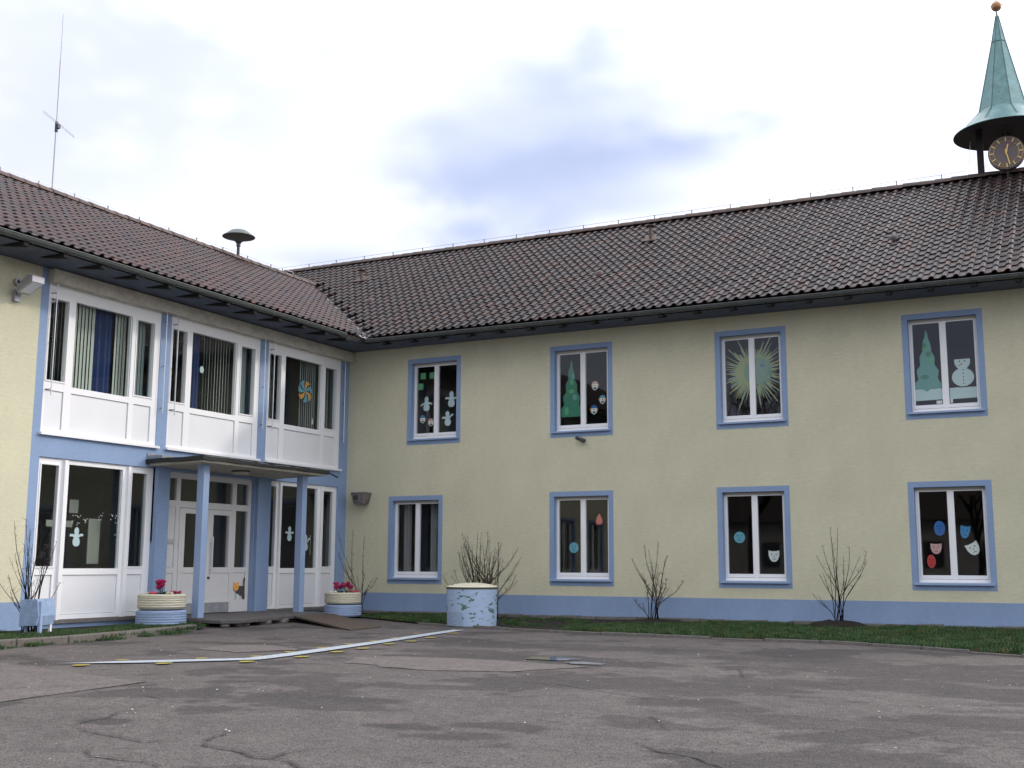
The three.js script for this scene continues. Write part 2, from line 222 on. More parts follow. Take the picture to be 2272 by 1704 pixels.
const shrubSpots = [[8.7, 0.75, 1.2], [12.65, 0.6, 0.9], [4.86, 1.5, 0.9], [0.95, 0.75, 0.7]];
const bareNear = (x, z) => { let k = 1; for (const [sx, sz, r] of shrubSpots) k = Math.min(k, sstep(r * 0.55, r, Math.hypot((x - sx) * 0.8, (z - sz) * 0.8) + 0.25 * fbm3(x * 3, 1, z * 3, 2))); return k; };
grassField('grass', bedR, 42000, (x, z) => { const n = fbm3(x * 1.3, 2, z * 1.3, 4); let k = sstep(-0.32, 0.1, n + (x > 8.4 ? 0.22 : x < 5.0 ? 0.08 : -0.28)); if (x < 2.6 && z > 1.2) k *= 0.5; if (z < 0.42) k = 0; if (Math.hypot(x - 6.02, z - 4.0) < 0.56) k = 0; return k * bareNear(x, z); }, 'short green grass strip along the shaded yellow wall', 0.03);
grassField('grass', bedL, 14000, (x, z) => { const n = fbm3(x * 1.6, 7, z * 1.6, 4); let k = sstep(-0.15, 0.2, n + (x > 1.3 ? 0.28 : -0.22)); if (x < 0.25) k = 0; if (Math.hypot(x - 0.92, z - 7.46) < 0.5) k = 0; return k; }, 'patchy grass behind the kerb at the left', 0.045);
{ // grass rim growing along the front of the kerb
  const rim = [[2.98, 16], [3.28, 16], [3.2, 13], [3.05, 10.6], [2.75, 9.0], [2.5, 8.0], [2.3, 8.0], [2.62, 9.2], [2.9, 10.6], [3.0, 13]];
  grassField('grass', rim, 4200, (x, z) => sstep(0.02, 0.25, fbm3(x * 2, 3, z * 2, 3) + 0.02), 'tufts of grass in front of the low kerb', 0.005);
}
// kerb at the left: weathered stones end to end
{
  const k = thing('kerb', 'low weathered concrete kerb along the left planting bed', 'kerb'); const pts = [[2.95, 15.6], [2.95, 14.6], [2.93, 13.6], [2.92, 12.6], [2.9, 11.6], [2.78, 10.6], [2.62, 9.7], [2.42, 8.8], [2.18, 7.9]];
  for (let i = 0; i < pts.length - 1; i++) { const a = pts[i], b = pts[i + 1], L = Math.hypot(b[0] - a[0], b[1] - a[1]), g = new RoundedBoxGeometry(0.15, 0.2, L - 0.015, 2, 0.03), p = g.attributes.position; for (let j = 0; j < p.count; j++) p.setY(j, p.getY(j) + 0.012 * perlin.noise(p.getX(j) * 9, i * 3.3, p.getZ(j) * 4)); g.computeVertexNormals(); metric(g); const m = mesh('kerb_stone', g, M.stone, k); m.position.set((a[0] + b[0]) / 2, 0.018, (a[1] + b[1]) / 2); m.rotation.y = Math.atan2(b[0] - a[0], b[1] - a[1]); }
}
{ // flush edging strips at the right bed
  const k = thing('edging', 'thin flush concrete edging between grass and asphalt', 'edging'); const pts = [[4.6, 3.78], [7.0, 4.66], [9.4, 5.26], [11.5, 5.41], [13.4, 5.56], [15.06, 6.16], [16.5, 7.02], [18.5, 8.06]];
  for (let i = 0; i < pts.length - 1; i++) { const a = pts[i], b = pts[i + 1], L = Math.hypot(b[0] - a[0], b[1] - a[1]), n = Math.round(L / 1.0); for (let j = 0; j < n; j++) {  const t = (j + 0.5) / n, g = new RoundedBoxGeometry(0.06, 0.12, L / n - 0.02, 1, 0.012); metric(g); const m = mesh('edging_strip', g, M.concrete, k); m.position.set(a[0] + (b[0] - a[0]) * t, -0.038 + 0.035 * hash(i * 7 + j, 3), a[1] + (b[1] - a[1]) * t); m.rotation.y = Math.atan2(b[0] - a[0], b[1] - a[1]); } }
}
{ // row of slabs against the foot of the right wall
  const k = thing('slab_row', 'row of pale concrete slabs at the foot of the yellow wall', 'paving'); let x = 0.6, i = 0;
  while (x < 22) { const L = rr(0.46, 0.54), g = box(-L / 2 + 0.008, L / 2 - 0.008, 0, 0.06, -0.115, 0.115), m = mesh('slab', g, M.concrete, k); m.position.set(x + L / 2, 0.03 + rr(-0.012, 0.012), 0.145 + rr(-0.012, 0.012)); m.rotation.set(rr(-0.03, 0.03), rr(-0.02, 0.02), rr(-0.015, 0.015)); x += L; i++; }
}

// ---------------------------------------------------------------- buildings: shared makers
const WALLTOP = 6.80, SOFF = 6.82;
function wallGeo(x0, x1, y0, y1, holes, depth) { // in x/y, front face at z = 0
  const s = new THREE.Shape([new THREE.Vector2(x0, y0), new THREE.Vector2(x1, y0), new THREE.Vector2(x1, y1), new THREE.Vector2(x0, y1)]);
  for (const [a, b, c, d] of holes) s.holes.push(new THREE.Path([new THREE.Vector2(a, c), new THREE.Vector2(a, d), new THREE.Vector2(b, d), new THREE.Vector2(b, c)]));
  const g = new THREE.ExtrudeGeometry(s, { depth, bevelEnabled: false }); g.translate(0, 0, -depth); return metric(g);
}
const toLeft = (g) => g.rotateY(Math.PI / 2); // x -> -z, z -> x : a wall drawn in x/y turns to face +x, with x = -z
function ringGeo(x0, x1, y0, y1, w, wb, d) { return [box(x0, x0 + w, y0, y1, 0, d), box(x1 - w, x1, y0, y1, 0, d), box(x0 + w, x1 - w, y1 - w, y1, 0, d), box(x0 + w, x1 - w, y0, y0 + wb, 0, d)]; }
function wingWindow(parent, xa, xb, yb, yt) { // two-sash window with painted blue surround, facing +z
  const w = group('window', parent), m = 0.115;
  mesh('surround', ringGeo(xa, xb, yb, yt, m, 0.112, 0.004), M.blue, w);
  const x0 = xa + m, x1 = xb - m, y0 = yb + 0.112, y1 = yt - m;
  mesh('reveal', [box(x0, x0 + 0.004, y0, y1, -0.22, 0), box(x1 - 0.004, x1, y0, y1, -0.22, 0), box(x0 + 0.004, x1 - 0.004, y1 - 0.004, y1, -0.22, 0), box(x0 + 0.004, x1 - 0.004, y0, y0 + 0.004, -0.22, 0)], M.blue, w);
  mesh('sill', (() => { const s = new THREE.Shape([new THREE.Vector2(-0.2, 0.012), new THREE.Vector2(0.075, 0.0), new THREE.Vector2(0.075, 0.038), new THREE.Vector2(-0.2, 0.056)]); const g = new THREE.ExtrudeGeometry(s, { depth: x1 - x0 + 0.13, bevelEnabled: false }); g.rotateY(-Math.PI / 2); g.translate(x1 + 0.065, y0 - 0.005, 0); return metric(g); })(), M.bluePaint, w);
  const f0 = x0 + 0.006, f1 = x1 - 0.006, fy0 = y0 + 0.05, fy1 = y1 - 0.006, cx = (x0 + x1) / 2;
  mesh('shutter', [0, 1, 2].map((i) => box(f0, f1, fy1 - 0.02 * (i + 1) + 0.002, fy1 - 0.02 * i, -0.125, -0.108)), M.shutter, w);
  mesh('frame', [box(f0, f0 + 0.045, fy0, fy1, -0.21, -0.135), box(f1 - 0.045, f1, fy0, fy1, -0.21, -0.135), box(f0 + 0.045, f1 - 0.045, fy1 - 0.05, fy1, -0.21, -0.135), box(f0 + 0.045, f1 - 0.045, fy0, fy0 + 0.062, -0.21, -0.128), box(cx - 0.028, cx + 0.028, fy0 + 0.062, fy1 - 0.05, -0.2, -0.118), box(f0, f1, fy0 - 0.006, fy0 + 0.02, -0.13, -0.1)], M.white, w);
  for (const [a, b] of [[f0 + 0.042, cx - 0.012], [cx + 0.012, f1 - 0.042]]) {
    const s0 = fy0 + 0.068, s1 = fy1 - 0.03, t = a < cx - 0.3 ? [0.030, 0.052] : [0.052, 0.030];
    mesh('sash', [box(a, a + t[0], s0, s1, -0.19, -0.123), box(b - t[1], b, s0, s1, -0.19, -0.123), box(a + t[0], b - t[1], s1 - 0.05, s1, -0.19, -0.123), box(a + t[0], b - t[1], s0, s0 + 0.075, -0.19, -0.123)], M.white, w);
    mesh('pane', paneZ(a + t[0] - 0.004, b - t[1] + 0.004, s0 + 0.07, s1 - 0.045, -0.151), M.glass, w);
  }
  return w;
}
// a sheet pane without thickness is enough for glass
function paneZ(x0, x1, y0, y1, z) { const g = new THREE.PlaneGeometry(x1 - x0, y1 - y0); g.translate((x0 + x1) / 2, (y0 + y1) / 2, z); return g; }
function paneX(z0, z1, y0, y1, x) { const g = new THREE.PlaneGeometry(Math.abs(z1 - z0), y1 - y0); g.rotateY(Math.PI / 2); g.translate(x, (y0 + y1) / 2, (z0 + z1) / 2); return g; }

// roof tile: pan with a roll at its right edge, lying on local x (across) / y (up the slope) / z (off the roof)
const TW = 0.237, EX = 0.376, RISE = 0.029;
function tileGeo(v) {
  const prof = []; const N = 11; for (let i = 0; i <= N; i++) { const u = i / N; let h; if (u < 0.55) h = 0.006 - 0.010 * Math.sin(Math.PI * u / 0.55); else { const t = (u - 0.55) / 0.45; h = 0.006 + 0.046 * Math.pow(Math.sin(Math.PI * Math.min(1, 0.04 + t * 0.80)), 1.15); } prof.push([u * (TW + 0.026), h]); }
  const L = EX + 0.055, pos = [], idx = [], th = 0.019 + 0.003 * v;
  const row = (y, dz) => { const o = pos.length / 3; for (const [x, h] of prof) pos.push(x, y, h + dz); return o; };
  const zAt = (y) => RISE * (1 - y / EX) + 0.012;
  const a = row(0, zAt(0) - 0.006), a2 = row(0.018, zAt(0.018)), b = row(L, zAt(L)), c = row(0.004, zAt(0) - th - 0.006), n = prof.length;
  const strip = (p, q) => { for (let i = 0; i < n - 1; i++) idx.push(p + i, p + i + 1, q + i, q + i, p + i + 1, q + i + 1); };
  strip(a, a2); strip(a2, b);
  // front lip gets its own vertices for a crisp edge
  const a3 = row(0, zAt(0) - 0.006), c3 = c; strip(c3, a3);
  // right rim hanging over the next tile
  const e = pos.length / 3, [x, h] = prof[n - 1]; pos.push(x, 0, h + zAt(0), x, L, h + zAt(L), x, 0.004, h + zAt(0) - 0.02, x, L, h + zAt(L) - 0.02); idx.push(e, e + 2, e + 1, e + 1, e + 2, e + 3);
  const g = new THREE.BufferGeometry(); g.setAttribute('position', new THREE.Float32BufferAttribute(pos, 3)); g.setIndex(idx); g.computeVertexNormals(); return g;
}
const tileGeos = [tileGeo(0), tileGeo(1)];
const tileTones = [[0.062, 0.044, 0.042], [0.082, 0.050, 0.046], [0.050, 0.040, 0.041], [0.092, 0.052, 0.047], [0.062, 0.052, 0.055], [0.112, 0.058, 0.046], [0.045, 0.035, 0.036]];
const tileTexture = noiseTex(128, (u, v, i, j) => 0.86 + 0.2 * tn(u, v, 5, 31) + 0.12 * (hash(i, j) - 0.5), true);
const WARM = [0.86, 0.80, 0.84], COOL = [0.66, 0.64, 0.66]; // tone factors per roof, the right one darker and less red
const tileMats = tileTones.map((t) => new THREE.MeshPhysicalMaterial({ color: lin(t[0] * COOL[0], t[1] * COOL[1], t[2] * COOL[2]), roughness: 0.40, specularIntensity: 0.5 })), tileMatsWarm = tileTones.map((t) => new THREE.MeshPhysicalMaterial({ color: lin(t[0] * WARM[0], t[1] * WARM[1], t[2] * WARM[2]), roughness: 0.42, specularIntensity: 0.5 }));
const tileMat = new THREE.MeshPhysicalMaterial({ color: 0xffffff, roughness: 0.40, specularIntensity: 0.5 });
const pickTone = (warm) => { const r = rnd(); const w = warm ? [0.26, 0.58, 0.66, 0.80, 0.95, 0.975, 1] : [0.28, 0.44, 0.64, 0.70, 0.93, 0.955, 1]; return w.findIndex((k) => r < k); };
const TMP = { m: new THREE.Matrix4(), c: new THREE.Color() };
function layTiles(roof, spots, U, V, Nn, warm) { // spots: [origin Vector3]; the 300 nearest in view are parts, the rest is one part
  const eye = camera.position, fwd = new THREE.Vector3(0, 0, -1).applyEuler(camera.rotation), rt = new THREE.Vector3(1, 0, 0).applyEuler(camera.rotation), upv = new THREE.Vector3(0, 1, 0).applyEuler(camera.rotation);
  const tv = Math.tan(36.78 / 2 * DEG), th = tv * 4 / 3;
  const ranked = spots.map((p) => { const d = p.clone().sub(eye), z = d.dot(fwd), vis = z > 0 && Math.abs(d.dot(rt) / z) < th * 1.0 && Math.abs(d.dot(upv) / z) < tv; const view = d.clone().normalize(); return { p, k: vis ? d.length() : 1e6 + d.length() }; }).sort((a, b) => a.k - b.k);
  const place = (p) => { const j = new THREE.Vector3().addScaledVector(U, rr(-0.004, 0.004)).addScaledVector(V, rr(-0.007, 0.007)).addScaledVector(Nn, rr(-0.003, 0.004)); const a = rr(-0.008, 0.008), b = rr(-0.008, 0.010); const u = U.clone().addScaledVector(V, a).normalize(), n = Nn.clone().addScaledVector(V, b).normalize(), v = new THREE.Vector3().crossVectors(n, u); return new THREE.Matrix4().makeBasis(u, v, n).setPosition(p.clone().add(j)); };
  ranked.slice(0, 300).forEach(({ p }) => { const t = mesh('tile', tileGeos[rnd() < 0.5 ? 0 : 1], (warm ? tileMatsWarm : tileMats)[pickTone(warm)], roof); t.matrixAutoUpdate = true; place(p).decompose(t.position, t.quaternion, t.scale); });
  const rest = ranked.slice(300), im = new THREE.InstancedMesh(tileGeos[0], tileMat, rest.length);
  rest.forEach(({ p }, i) => { im.setMatrixAt(i, place(p)); const c = tileTones[pickTone(warm)], d = rr(0.9, 1.1), f = warm ? WARM : COOL; im.setColorAt(i, TMP.c.setRGB(c[0] * d * f[0], c[1] * d * f[1], c[2] * d * f[2])); });
  im.name = 'distant_tiles'; im.castShadow = im.receiveShadow = true; roof.add(im); stuff(im);
}
// roof planes
const EL = 1.1, ER = 0.9, YG = 6.97, tL = 0.54, tR = 0.58, XL = -4.82, ZR = -6.63, YRR = YG + tR * (ER - ZR), YRL = YG + tL * (EL - XL);
const yR = (z) => YG + tR * (ER - z), yL = (x) => (x > XL ? YG + tL * (EL - x) : YG + tL * (EL - 2 * XL + x));
const X1 = 24, Z1 = 24;
function slab(pts, th, mat, name, parent) { // thick sheet from four 3D corners
  const A = pts.map((p) => new THREE.Vector3(...p)), n = A[1].clone().sub(A[0]).cross(A[3].clone().sub(A[0])).normalize().multiplyScalar(-th), pos = [], idx = []; A.forEach((p) => pos.push(p.x, p.y, p.z)); A.forEach((p) => pos.push(p.x + n.x, p.y + n.y, p.z + n.z));
  idx.push(0, 1, 2, 0, 2, 3, 4, 6, 5, 4, 7, 6, 0, 4, 1, 1, 4, 5, 1, 5, 2, 2, 5, 6, 2, 6, 3, 3, 6, 7, 3, 7, 0, 0, 7, 4);
  let g = new THREE.BufferGeometry(); g.setAttribute('position', new THREE.Float32BufferAttribute(pos, 3)); g.setIndex(idx); g = g.toNonIndexed(); g.computeVertexNormals(); metric(g); return mesh(name, g, mat, parent);
}
std('deck', [0.05, 0.036, 0.03], 0.95); std('tilePlain', [0.09, 0.062, 0.056], 0.6);
const ridgeMats = [[0.085, 0.05, 0.04], [0.072, 0.045, 0.037], [0.095, 0.054, 0.041], [0.062, 0.043, 0.038]].map((c) => new THREE.MeshStandardMaterial({ color: lin(...c), roughness: 0.6 }));
const ridgeGeo = (() => { const pos = [], idx = [], N = 8; const rw = (x, r, y) => { const o = pos.length / 3; for (let i = 0; i <= N; i++) { const a = Math.PI * (0.04 + 0.92 * i / N); pos.push(x, Math.sin(a) * r * 0.70 + y - 0.03 * Math.abs(Math.cos(a)), Math.cos(a) * r); } return o; };
  const a = rw(0, 0.205, -0.01), b = rw(0.02, 0.215, 0), c = rw(0.44, 0.185, -0.005), d = rw(0.0, 0.17, -0.035), s = (p, q) => { for (let i = 0; i < N; i++) idx.push(p + i, p + i + 1, q + i, q + i, p + i + 1, q + i + 1); }; s(a, b); s(b, c); s(d, a); const g = new THREE.BufferGeometry(); g.setAttribute('position', new THREE.Float32BufferAttribute(pos, 3)); g.setIndex(idx); g.computeVertexNormals(); return g; })();
std('ridgeMat', [0.11, 0.068, 0.055], 0.6, { side: THREE.DoubleSide }); ridgeMats.forEach((m) => { m.side = THREE.DoubleSide; }); tileMatsWarm.forEach((m) => { m.side = THREE.DoubleSide; }); tileMats.forEach((m) => { m.side = THREE.DoubleSide; }); tileMat.side = THREE.DoubleSide;

// ---------------------------------------------------------------- right wing
const wingR = thing('school_wing', 'long yellow school wing with blue-framed windows and dark tiled roof, seen in shade', 'building');
const colX = [[[1.326, 2.93], [5.883, 7.52], [10.0, 11.62], [14.065, 15.675]], [[1.84, 3.415], [5.905, 7.53], [10.03, 11.65], [14.10, 15.69]]], rowY = [[0.766, 2.97], [4.26, 6.49]];
const holesR = []; for (const r of [0, 1]) for (const [a, b] of colX[r]) holesR.push([a + 0.115, b - 0.115, rowY[r][0] + 0.112, rowY[r][1] - 0.115]);
mesh('wall', wallGeo(0, X1, 0.54, WALLTOP + 0.3, holesR, 0.34), M.yellow, wingR);
mesh('plinth', box(0, X1, -0.1, 0.54, -0.34, 0.008), M.blue, wingR);
mesh('back_wall', [box(-12, X1, 0, 7.1, -13.3, -13.0), box(X1, X1 + 0.3, 0, 7.1, -13.3, 0), box(-12.3, -12, 0, 7.1, -13.3, -0.4)], M.yellow, wingR);
mesh('floor', [box(-11.9, X1 - 0.05, 0.2, 0.35, -12.9, -0.36), box(-11.9, X1 - 0.05, 3.45, 3.75, -12.9, -0.36)], M.insideFloor, wingR);
mesh('ceiling', box(-11.9, X1 - 0.05, 6.72, 6.79, -12.9, -0.36), M.inside, wingR);
mesh('partition', [box(-11.9, X1 - 0.05, 0.35, 3.45, -5.6, -5.4), box(-11.9, X1 - 0.05, 3.75, 6.72, -5.6, -5.4), ...[4.4, 8.8, 12.9].flatMap((x) => [box(x, x + 0.15, 0.35, 3.45, -5.4, -0.36), box(x, x + 0.15, 3.75, 6.72, -5.4, -0.36)])], M.inside, wingR);
for (const r of [0, 1]) for (const [a, b] of colX[r]) wingWindow(wingR, a, b, ...rowY[r]);
const roofR = group('roof', wingR);
slab([[-12.3, YG - 0.035, ER - 0.02], [X1 + 0.5, YG - 0.035, ER - 0.02], [X1 + 0.5, YRR - 0.035, ZR], [-12.3, YRR - 0.035, ZR]], 0.06, M.deck, 'roof_deck', roofR);
slab([[-12.3, YRR - 0.02, ZR], [X1 + 0.5, YRR - 0.02, ZR], [X1 + 0.5, YG - 0.02, 2 * ZR - ER], [-12.3, YG - 0.02, 2 * ZR - ER]], 0.06, M.tilePlain, 'rear_slope', roofR);
{
  const cp = Math.cos(Math.atan(tR)), sp = Math.sin(Math.atan(tR)), U = new THREE.Vector3(1, 0, 0), V = new THREE.Vector3(0, sp, -cp), Nn = new THREE.Vector3(0, cp, sp), spots = [];
  for (let r = 0; r < 24; r++) for (let c = 0; c < 150; c++) { const x = -10 + c * TW, s = -0.03 + r * EX, z = ER - s * cp, y = YG + s * sp; if (x > X1 + 0.3) continue; const xm = x + TW / 2, zm = z - 0.17 * cp; if (yR(zm) < yL(xm) + 0.02 && xm < EL + 0.1) continue; if (xm < 1.25 && yR(zm) < YG + tL * (EL - xm) + 0.12 && xm > XL) continue;  spots.push(new THREE.Vector3(x, y, z)); }
  layTiles(roofR, spots, U, V, Nn, false);
  for (let x = -10; x < X1 + 0.2; x += 0.41) { const m = mesh('ridge_tile', ridgeGeo, ridgeMats[Math.floor(rnd() * 4)], roofR); m.position.set(x, YRR + 0.015 + rr(-0.006, 0.006), ZR); m.rotation.set(rr(-0.03, 0.03), rr(-0.01, 0.01), 0.03); }
  const wire = []; for (let x = -10; x < 15; x += 1.16) { mesh('wire_holder', [box(x - 0.012, x + 0.012, YRR + 0.12, YRR + 0.27, ZR - 0.012, ZR + 0.012)], M.zinc, wingR); wire.push([x, YRR + 0.26, ZR]); }
  mesh('lightning_wire', wire.slice(1).map((p, i) => rod(wire[i], p, 0.008, 5)), M.steel, wingR);
  mesh('lightning_wire', [rod(wire[wire.length - 1], [14.95, YRR + 0.27, ZR], 0.006, 5), rod([14.95, YRR + 0.27, ZR], [15.08, YRR + 0.5, ZR], 0.006, 5), rod([15.08, YRR + 0.5, ZR], [15.12, 12.4, ZR], 0.006, 5)], M.steel, wingR);
  // roof vents
  for (const [x, z] of [[13.62, -2.1], [6.25, -2.05], [-0.9, -2.05]]) { const g = new THREE.SphereGeometry(0.13, 12, 8, 0, TAU, 0, Math.PI / 2); g.scale(1, 0.9, 1.5); const v = mesh('vent_tile', g, x > 13 ? tileMats[6] : tileMats[3], roofR); v.position.set(x + 0.1, yR(z) + 0.02, z); v.rotation.x = Math.atan(tR); }
  for (const [x, z, h] of [[6.83, -4.66, 0.42], [-2.73, -4.37, 0.34]]) { const v = mesh('vent_pipe', (() => { const q = [new THREE.CylinderGeometry(0.045, 0.05, h, 12), new THREE.CylinderGeometry(0.13, 0.13, 0.025, 14), new THREE.BoxGeometry(0.42, 0.03, 0.4)]; q[0].translate(0, h / 2, 0); q[1].translate(0, h + 0.02, 0); q[2].rotateX(Math.atan(tR)); q[2].translate(0, 0.06, 0); return q; })(), ridgeMats[0], roofR); v.position.set(x, yR(z) + 0.03, z); }
  { const v = mesh('skylight', [box(-0.3, 0.3, 0, 0.1, -0.35, 0.35)], new THREE.MeshStandardMaterial({ color: lin(0.17, 0.05, 0.04), roughness: 0.6 }), roofR); v.position.set(16.72, yR(-4.6) + 0.06, -4.6); v.rotation.x = Math.atan(tR); }
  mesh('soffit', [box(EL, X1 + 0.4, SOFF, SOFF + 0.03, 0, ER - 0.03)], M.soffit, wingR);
  mesh('fascia', [box(EL, X1 + 0.4, SOFF, YG - 0.05, ER - 0.06, ER - 0.02)], M.timber, wingR);
  for (let x = 1.75; x < X1; x += 0.82) { const s = new THREE.Shape([new THREE.Vector2(0.6, 0), new THREE.Vector2(ER + 0.06, 0), new THREE.Vector2(ER + 0.06, -0.075), new THREE.Vector2(ER - 0.0, -0.088)]); const g = new THREE.ExtrudeGeometry(s, { depth: 0.1, bevelEnabled: false }); g.rotateY(-Math.PI / 2); g.translate(x, SOFF - 0.001, 0); mesh('rafter_tail', metric(g), M.timber, wingR); }
}
function gutterGeo(len, r = 0.078) { const pos = [], idx = [], N = 9; for (const x of [0, len]) for (const k of [1, 0.94]) for (let i = 0; i <= N; i++) { const a = Math.PI * (1 + i / N); pos.push(x, Math.sin(a) * r * k, Math.cos(a) * r * k); } const s = (p, q) => { for (let i = 0; i < N; i++) idx.push(p + i, p + i + 1, q + i, q + i, p + i + 1, q + i + 1); }; s(0, 2 * (N + 1)); s(N + 1, 3 * (N + 1)); const g = new THREE.BufferGeometry(); g.setAttribute('position', new THREE.Float32BufferAttribute(pos, 3)); g.setIndex(idx); g.computeVertexNormals(); const rim = rod([0, 0, r], [len, 0, r], 0.011, 6); const b = [g.toNonIndexed(), rim.toNonIndexed()]; b.forEach((q) => { q.deleteAttribute('uv'); metric(q); }); return b; }
std('gutterZinc', [0.12, 0.132, 0.13], 0.5, { metalness: 0.3, side: THREE.DoubleSide, map: rep(softMap, 0.9) });
{ const GY = YG - 0.075, g = group('gutter', wingR), m = mesh('channel', gutterGeo(X1 - EL - 0.02), M.gutterZinc, g); m.position.set(EL + 0.07, GY, ER + 0.07);
  for (let x = 1.75; x < X1; x += 0.82) mesh('bracket', (() => { const t = new THREE.TorusGeometry(0.082, 0.007, 5, 10, Math.PI); t.rotateX(Math.PI); t.rotateY(Math.PI / 2); t.translate(x + 0.3, GY, ER + 0.07); return t; })(), M.zinc, g); }

// ---------------------------------------------------------------- left wing
const wingL = thing('entrance_wing', 'entrance wing at the left with white window bays set in blue wall', 'building');
const up0 = [9.88, 6.61, 3.34], upBars = [[0, 0.06], [0.50, 0.68], [2.17, 2.30], [2.79, 2.97]], W_UP = 2.97;
const loBays = [[9.86, [[0, 0.10], [0.51, 0.76], [2.14, 2.39], [2.80, 2.98]]], [3.16, [[0, 0.03], [0.33, 0.58], [1.98, 2.23], [2.62, 2.79]]]];
{
  const holes = up0.map((z) => [-z, -(z - W_UP), 3.66, 6.56]); for (const [z, b] of loBays) holes.push([-z, -(z - b[3][1]), 0.17, 3.225]); holes.push([-6.49, -3.66, 0.02, 3.2]);
  mesh('wall', toLeft(wallGeo(-10.07, 0, -0.08, WALLTOP + 0.3, holes, 0.34)), M.blue, wingL).userData.label = 'blue painted wall around the window bays';
  const yw = []; for (const z of [12.9, 15.6, 18.3, 21.0]) for (const [a, b] of rowY) yw.push([-z - 1.5 + 0.115, -z - 0.115, a + 0.112, b - 0.115]);
  mesh('wall', toLeft(wallGeo(-Z1 - 4, -10.07, 0.55, WALLTOP + 0.3, yw, 0.34)), M.yellow, wingL).userData.label = 'yellow rendered wall left of the window bays';
  mesh('plinth', box(-0.34, 0.008, -0.1, 0.55, 10.07, Z1 + 4), M.blue, wingL);
  for (const z of [12.9, 15.6, 18.3, 21.0]) for (const [a, b] of rowY) { const w = wingWindow(wingL, -z - 1.5, -z, a, b); w.rotation.y = Math.PI / 2; }
  mesh('back_wall', [box(-9.7, -9.4, 0, 7.1, 0.5, Z1 + 4), box(-9.7, -0.4, 0, 7.1, Z1 + 3.7, Z1 + 4)], M.yellow, wingL);
  mesh('floor', [box(-9.3, -0.36, 0.0, 0.17, -0.3, Z1 + 3.6), box(-9.3, -0.36, 3.3, 3.62, -0.3, Z1 + 3.6)], M.insideFloor, wingL);
  mesh('ceiling', box(-9.3, -0.36, 6.72, 6.79, -0.3, Z1 + 3.6), M.inside, wingL);
  mesh('partition', [box(-5.2, -5.0, 0.17, 3.3, -0.3, Z1 + 3.6), box(-5.2, -5.0, 3.62, 6.72, -0.3, Z1 + 3.6), ...[10.2].flatMap((z) => [box(-5, -0.36, 0.17, 3.3, z, z + 0.15), box(-5, -0.36, 3.62, 6.72, z, z + 0.15)]), box(-5, -0.36, 3.62, 6.72, 3.42, 3.56), box(-5, -0.36, 0.17, 3.3, 3.3, 3.5)], M.inside, wingL);
}
const cover = (z, y0, y1, w = 0.07, d = 0.045) => box(-0.02, d, y0, y1, z - w / 2, z + w / 2);
function bay(name, z0, bars, y, xf, opt = {}) { // y: {bot, p0, p1, g0, g1, s0, s1, top}
  const g = group(name, wingL), end = bars[3][1], f = [], x0 = -0.12, Z = (d) => z0 - d;
  for (const [a, b] of bars) f.push(box(x0, xf, y.bot, y.top, Z(a), Z(b)));
  const cols = [[bars[0][1], bars[1][0], true], [bars[1][1], bars[2][0], false], [bars[2][1], bars[3][0], true]];
  for (const [a, b, side] of cols) {
    f.push(box(x0, xf, y.bot, y.p0, Z(a), Z(b)), box(x0, xf - 0.002, y.p1, side ? y.s0 : y.g0, Z(a), Z(b)), box(x0, xf, side ? y.s1 : y.g1, y.top, Z(a), Z(b)));
    mesh('panel', box(x0 + 0.01, xf - 0.028, y.p0 + 0.006, y.p1 - 0.006, Z(a) - 0.006, Z(b) + 0.006), M.panel, g);
    const ga = side ? y.s0 : y.g0, gb = side ? y.s1 : y.g1; mesh('pane', paneX(Z(a) + 0.005, Z(b) - 0.005, ga - 0.005, gb + 0.005, -0.06), M.glass, g);
    if (side) { // opening sash: a second, proud ring
      const A = Z(a) - 0.0, B = Z(b) + 0.0, w = 0.028; f.push(box(xf, xf + 0.014, ga - w, ga, A + w, B - w), box(xf, xf + 0.014, gb, gb + w, A + w, B - w), box(xf, xf + 0.014, ga, gb, A + w, A), box(xf, xf + 0.014, ga, gb, B, B - w)); }
    else { const w = 0.02; f.push(box(x0, xf - 0.03, ga, gb, Z(a), Z(a) - w), box(x0, xf - 0.03, ga, gb, Z(b) + w, Z(b))); }
  }
  mesh('frame', f, M.white, g); return g;
}
const yUp = { bot: 3.69, p0: 3.76, p1: 4.50, g0: 4.62, g1: 6.31, s0: 4.69, s1: 6.27, top: 6.55 };
const yLo = { bot: 0.20, p0: 0.285, p1: 1.03, g0: 1.15, g1: 3.13, s0: 1.19, s1: 3.09, top: 3.22 };
for (const z of up0) {
  const g = bay('window_bay', z, upBars, yUp, -0.015);
  mesh('sill', box(-0.15, 0.075, 3.635, 3.685, z + 0.035, z - W_UP - 0.05), M.white, g);
}
for (const [z, bars] of loBays) {
  const g = bay('window_bay', z, bars, yLo, -0.05);
  mesh('mullion', [box(-0.05, 0.012, 0.15, 3.2, z - bars[1][0] - 0.1, z - bars[1][0] - 0.17)], M.white, g); mesh('mullion', [box(-0.05, 0.012, 0.15, 3.2, z - bars[2][0] - 0.1, z - bars[2][0] - 0.17)], M.white, g);
  mesh('sill', box(-0.15, 0.06, 0.13, 0.195, z + 0.03, z - bars[3][1] - 0.02), M.concrete, g);
}
mesh('pier', box(-0.3, 0.09, 0.0, 3.27, 6.88, 6.52), M.blue, wingL); mesh('pier', box(-0.3, 0.09, 0.0, 3.27, 3.64, 3.18), M.blue, wingL);
mesh('shutter_box', [box(-0.02, 0.17, 6.545, 6.80, 0.03, 9.93)], M.cream, wingL);
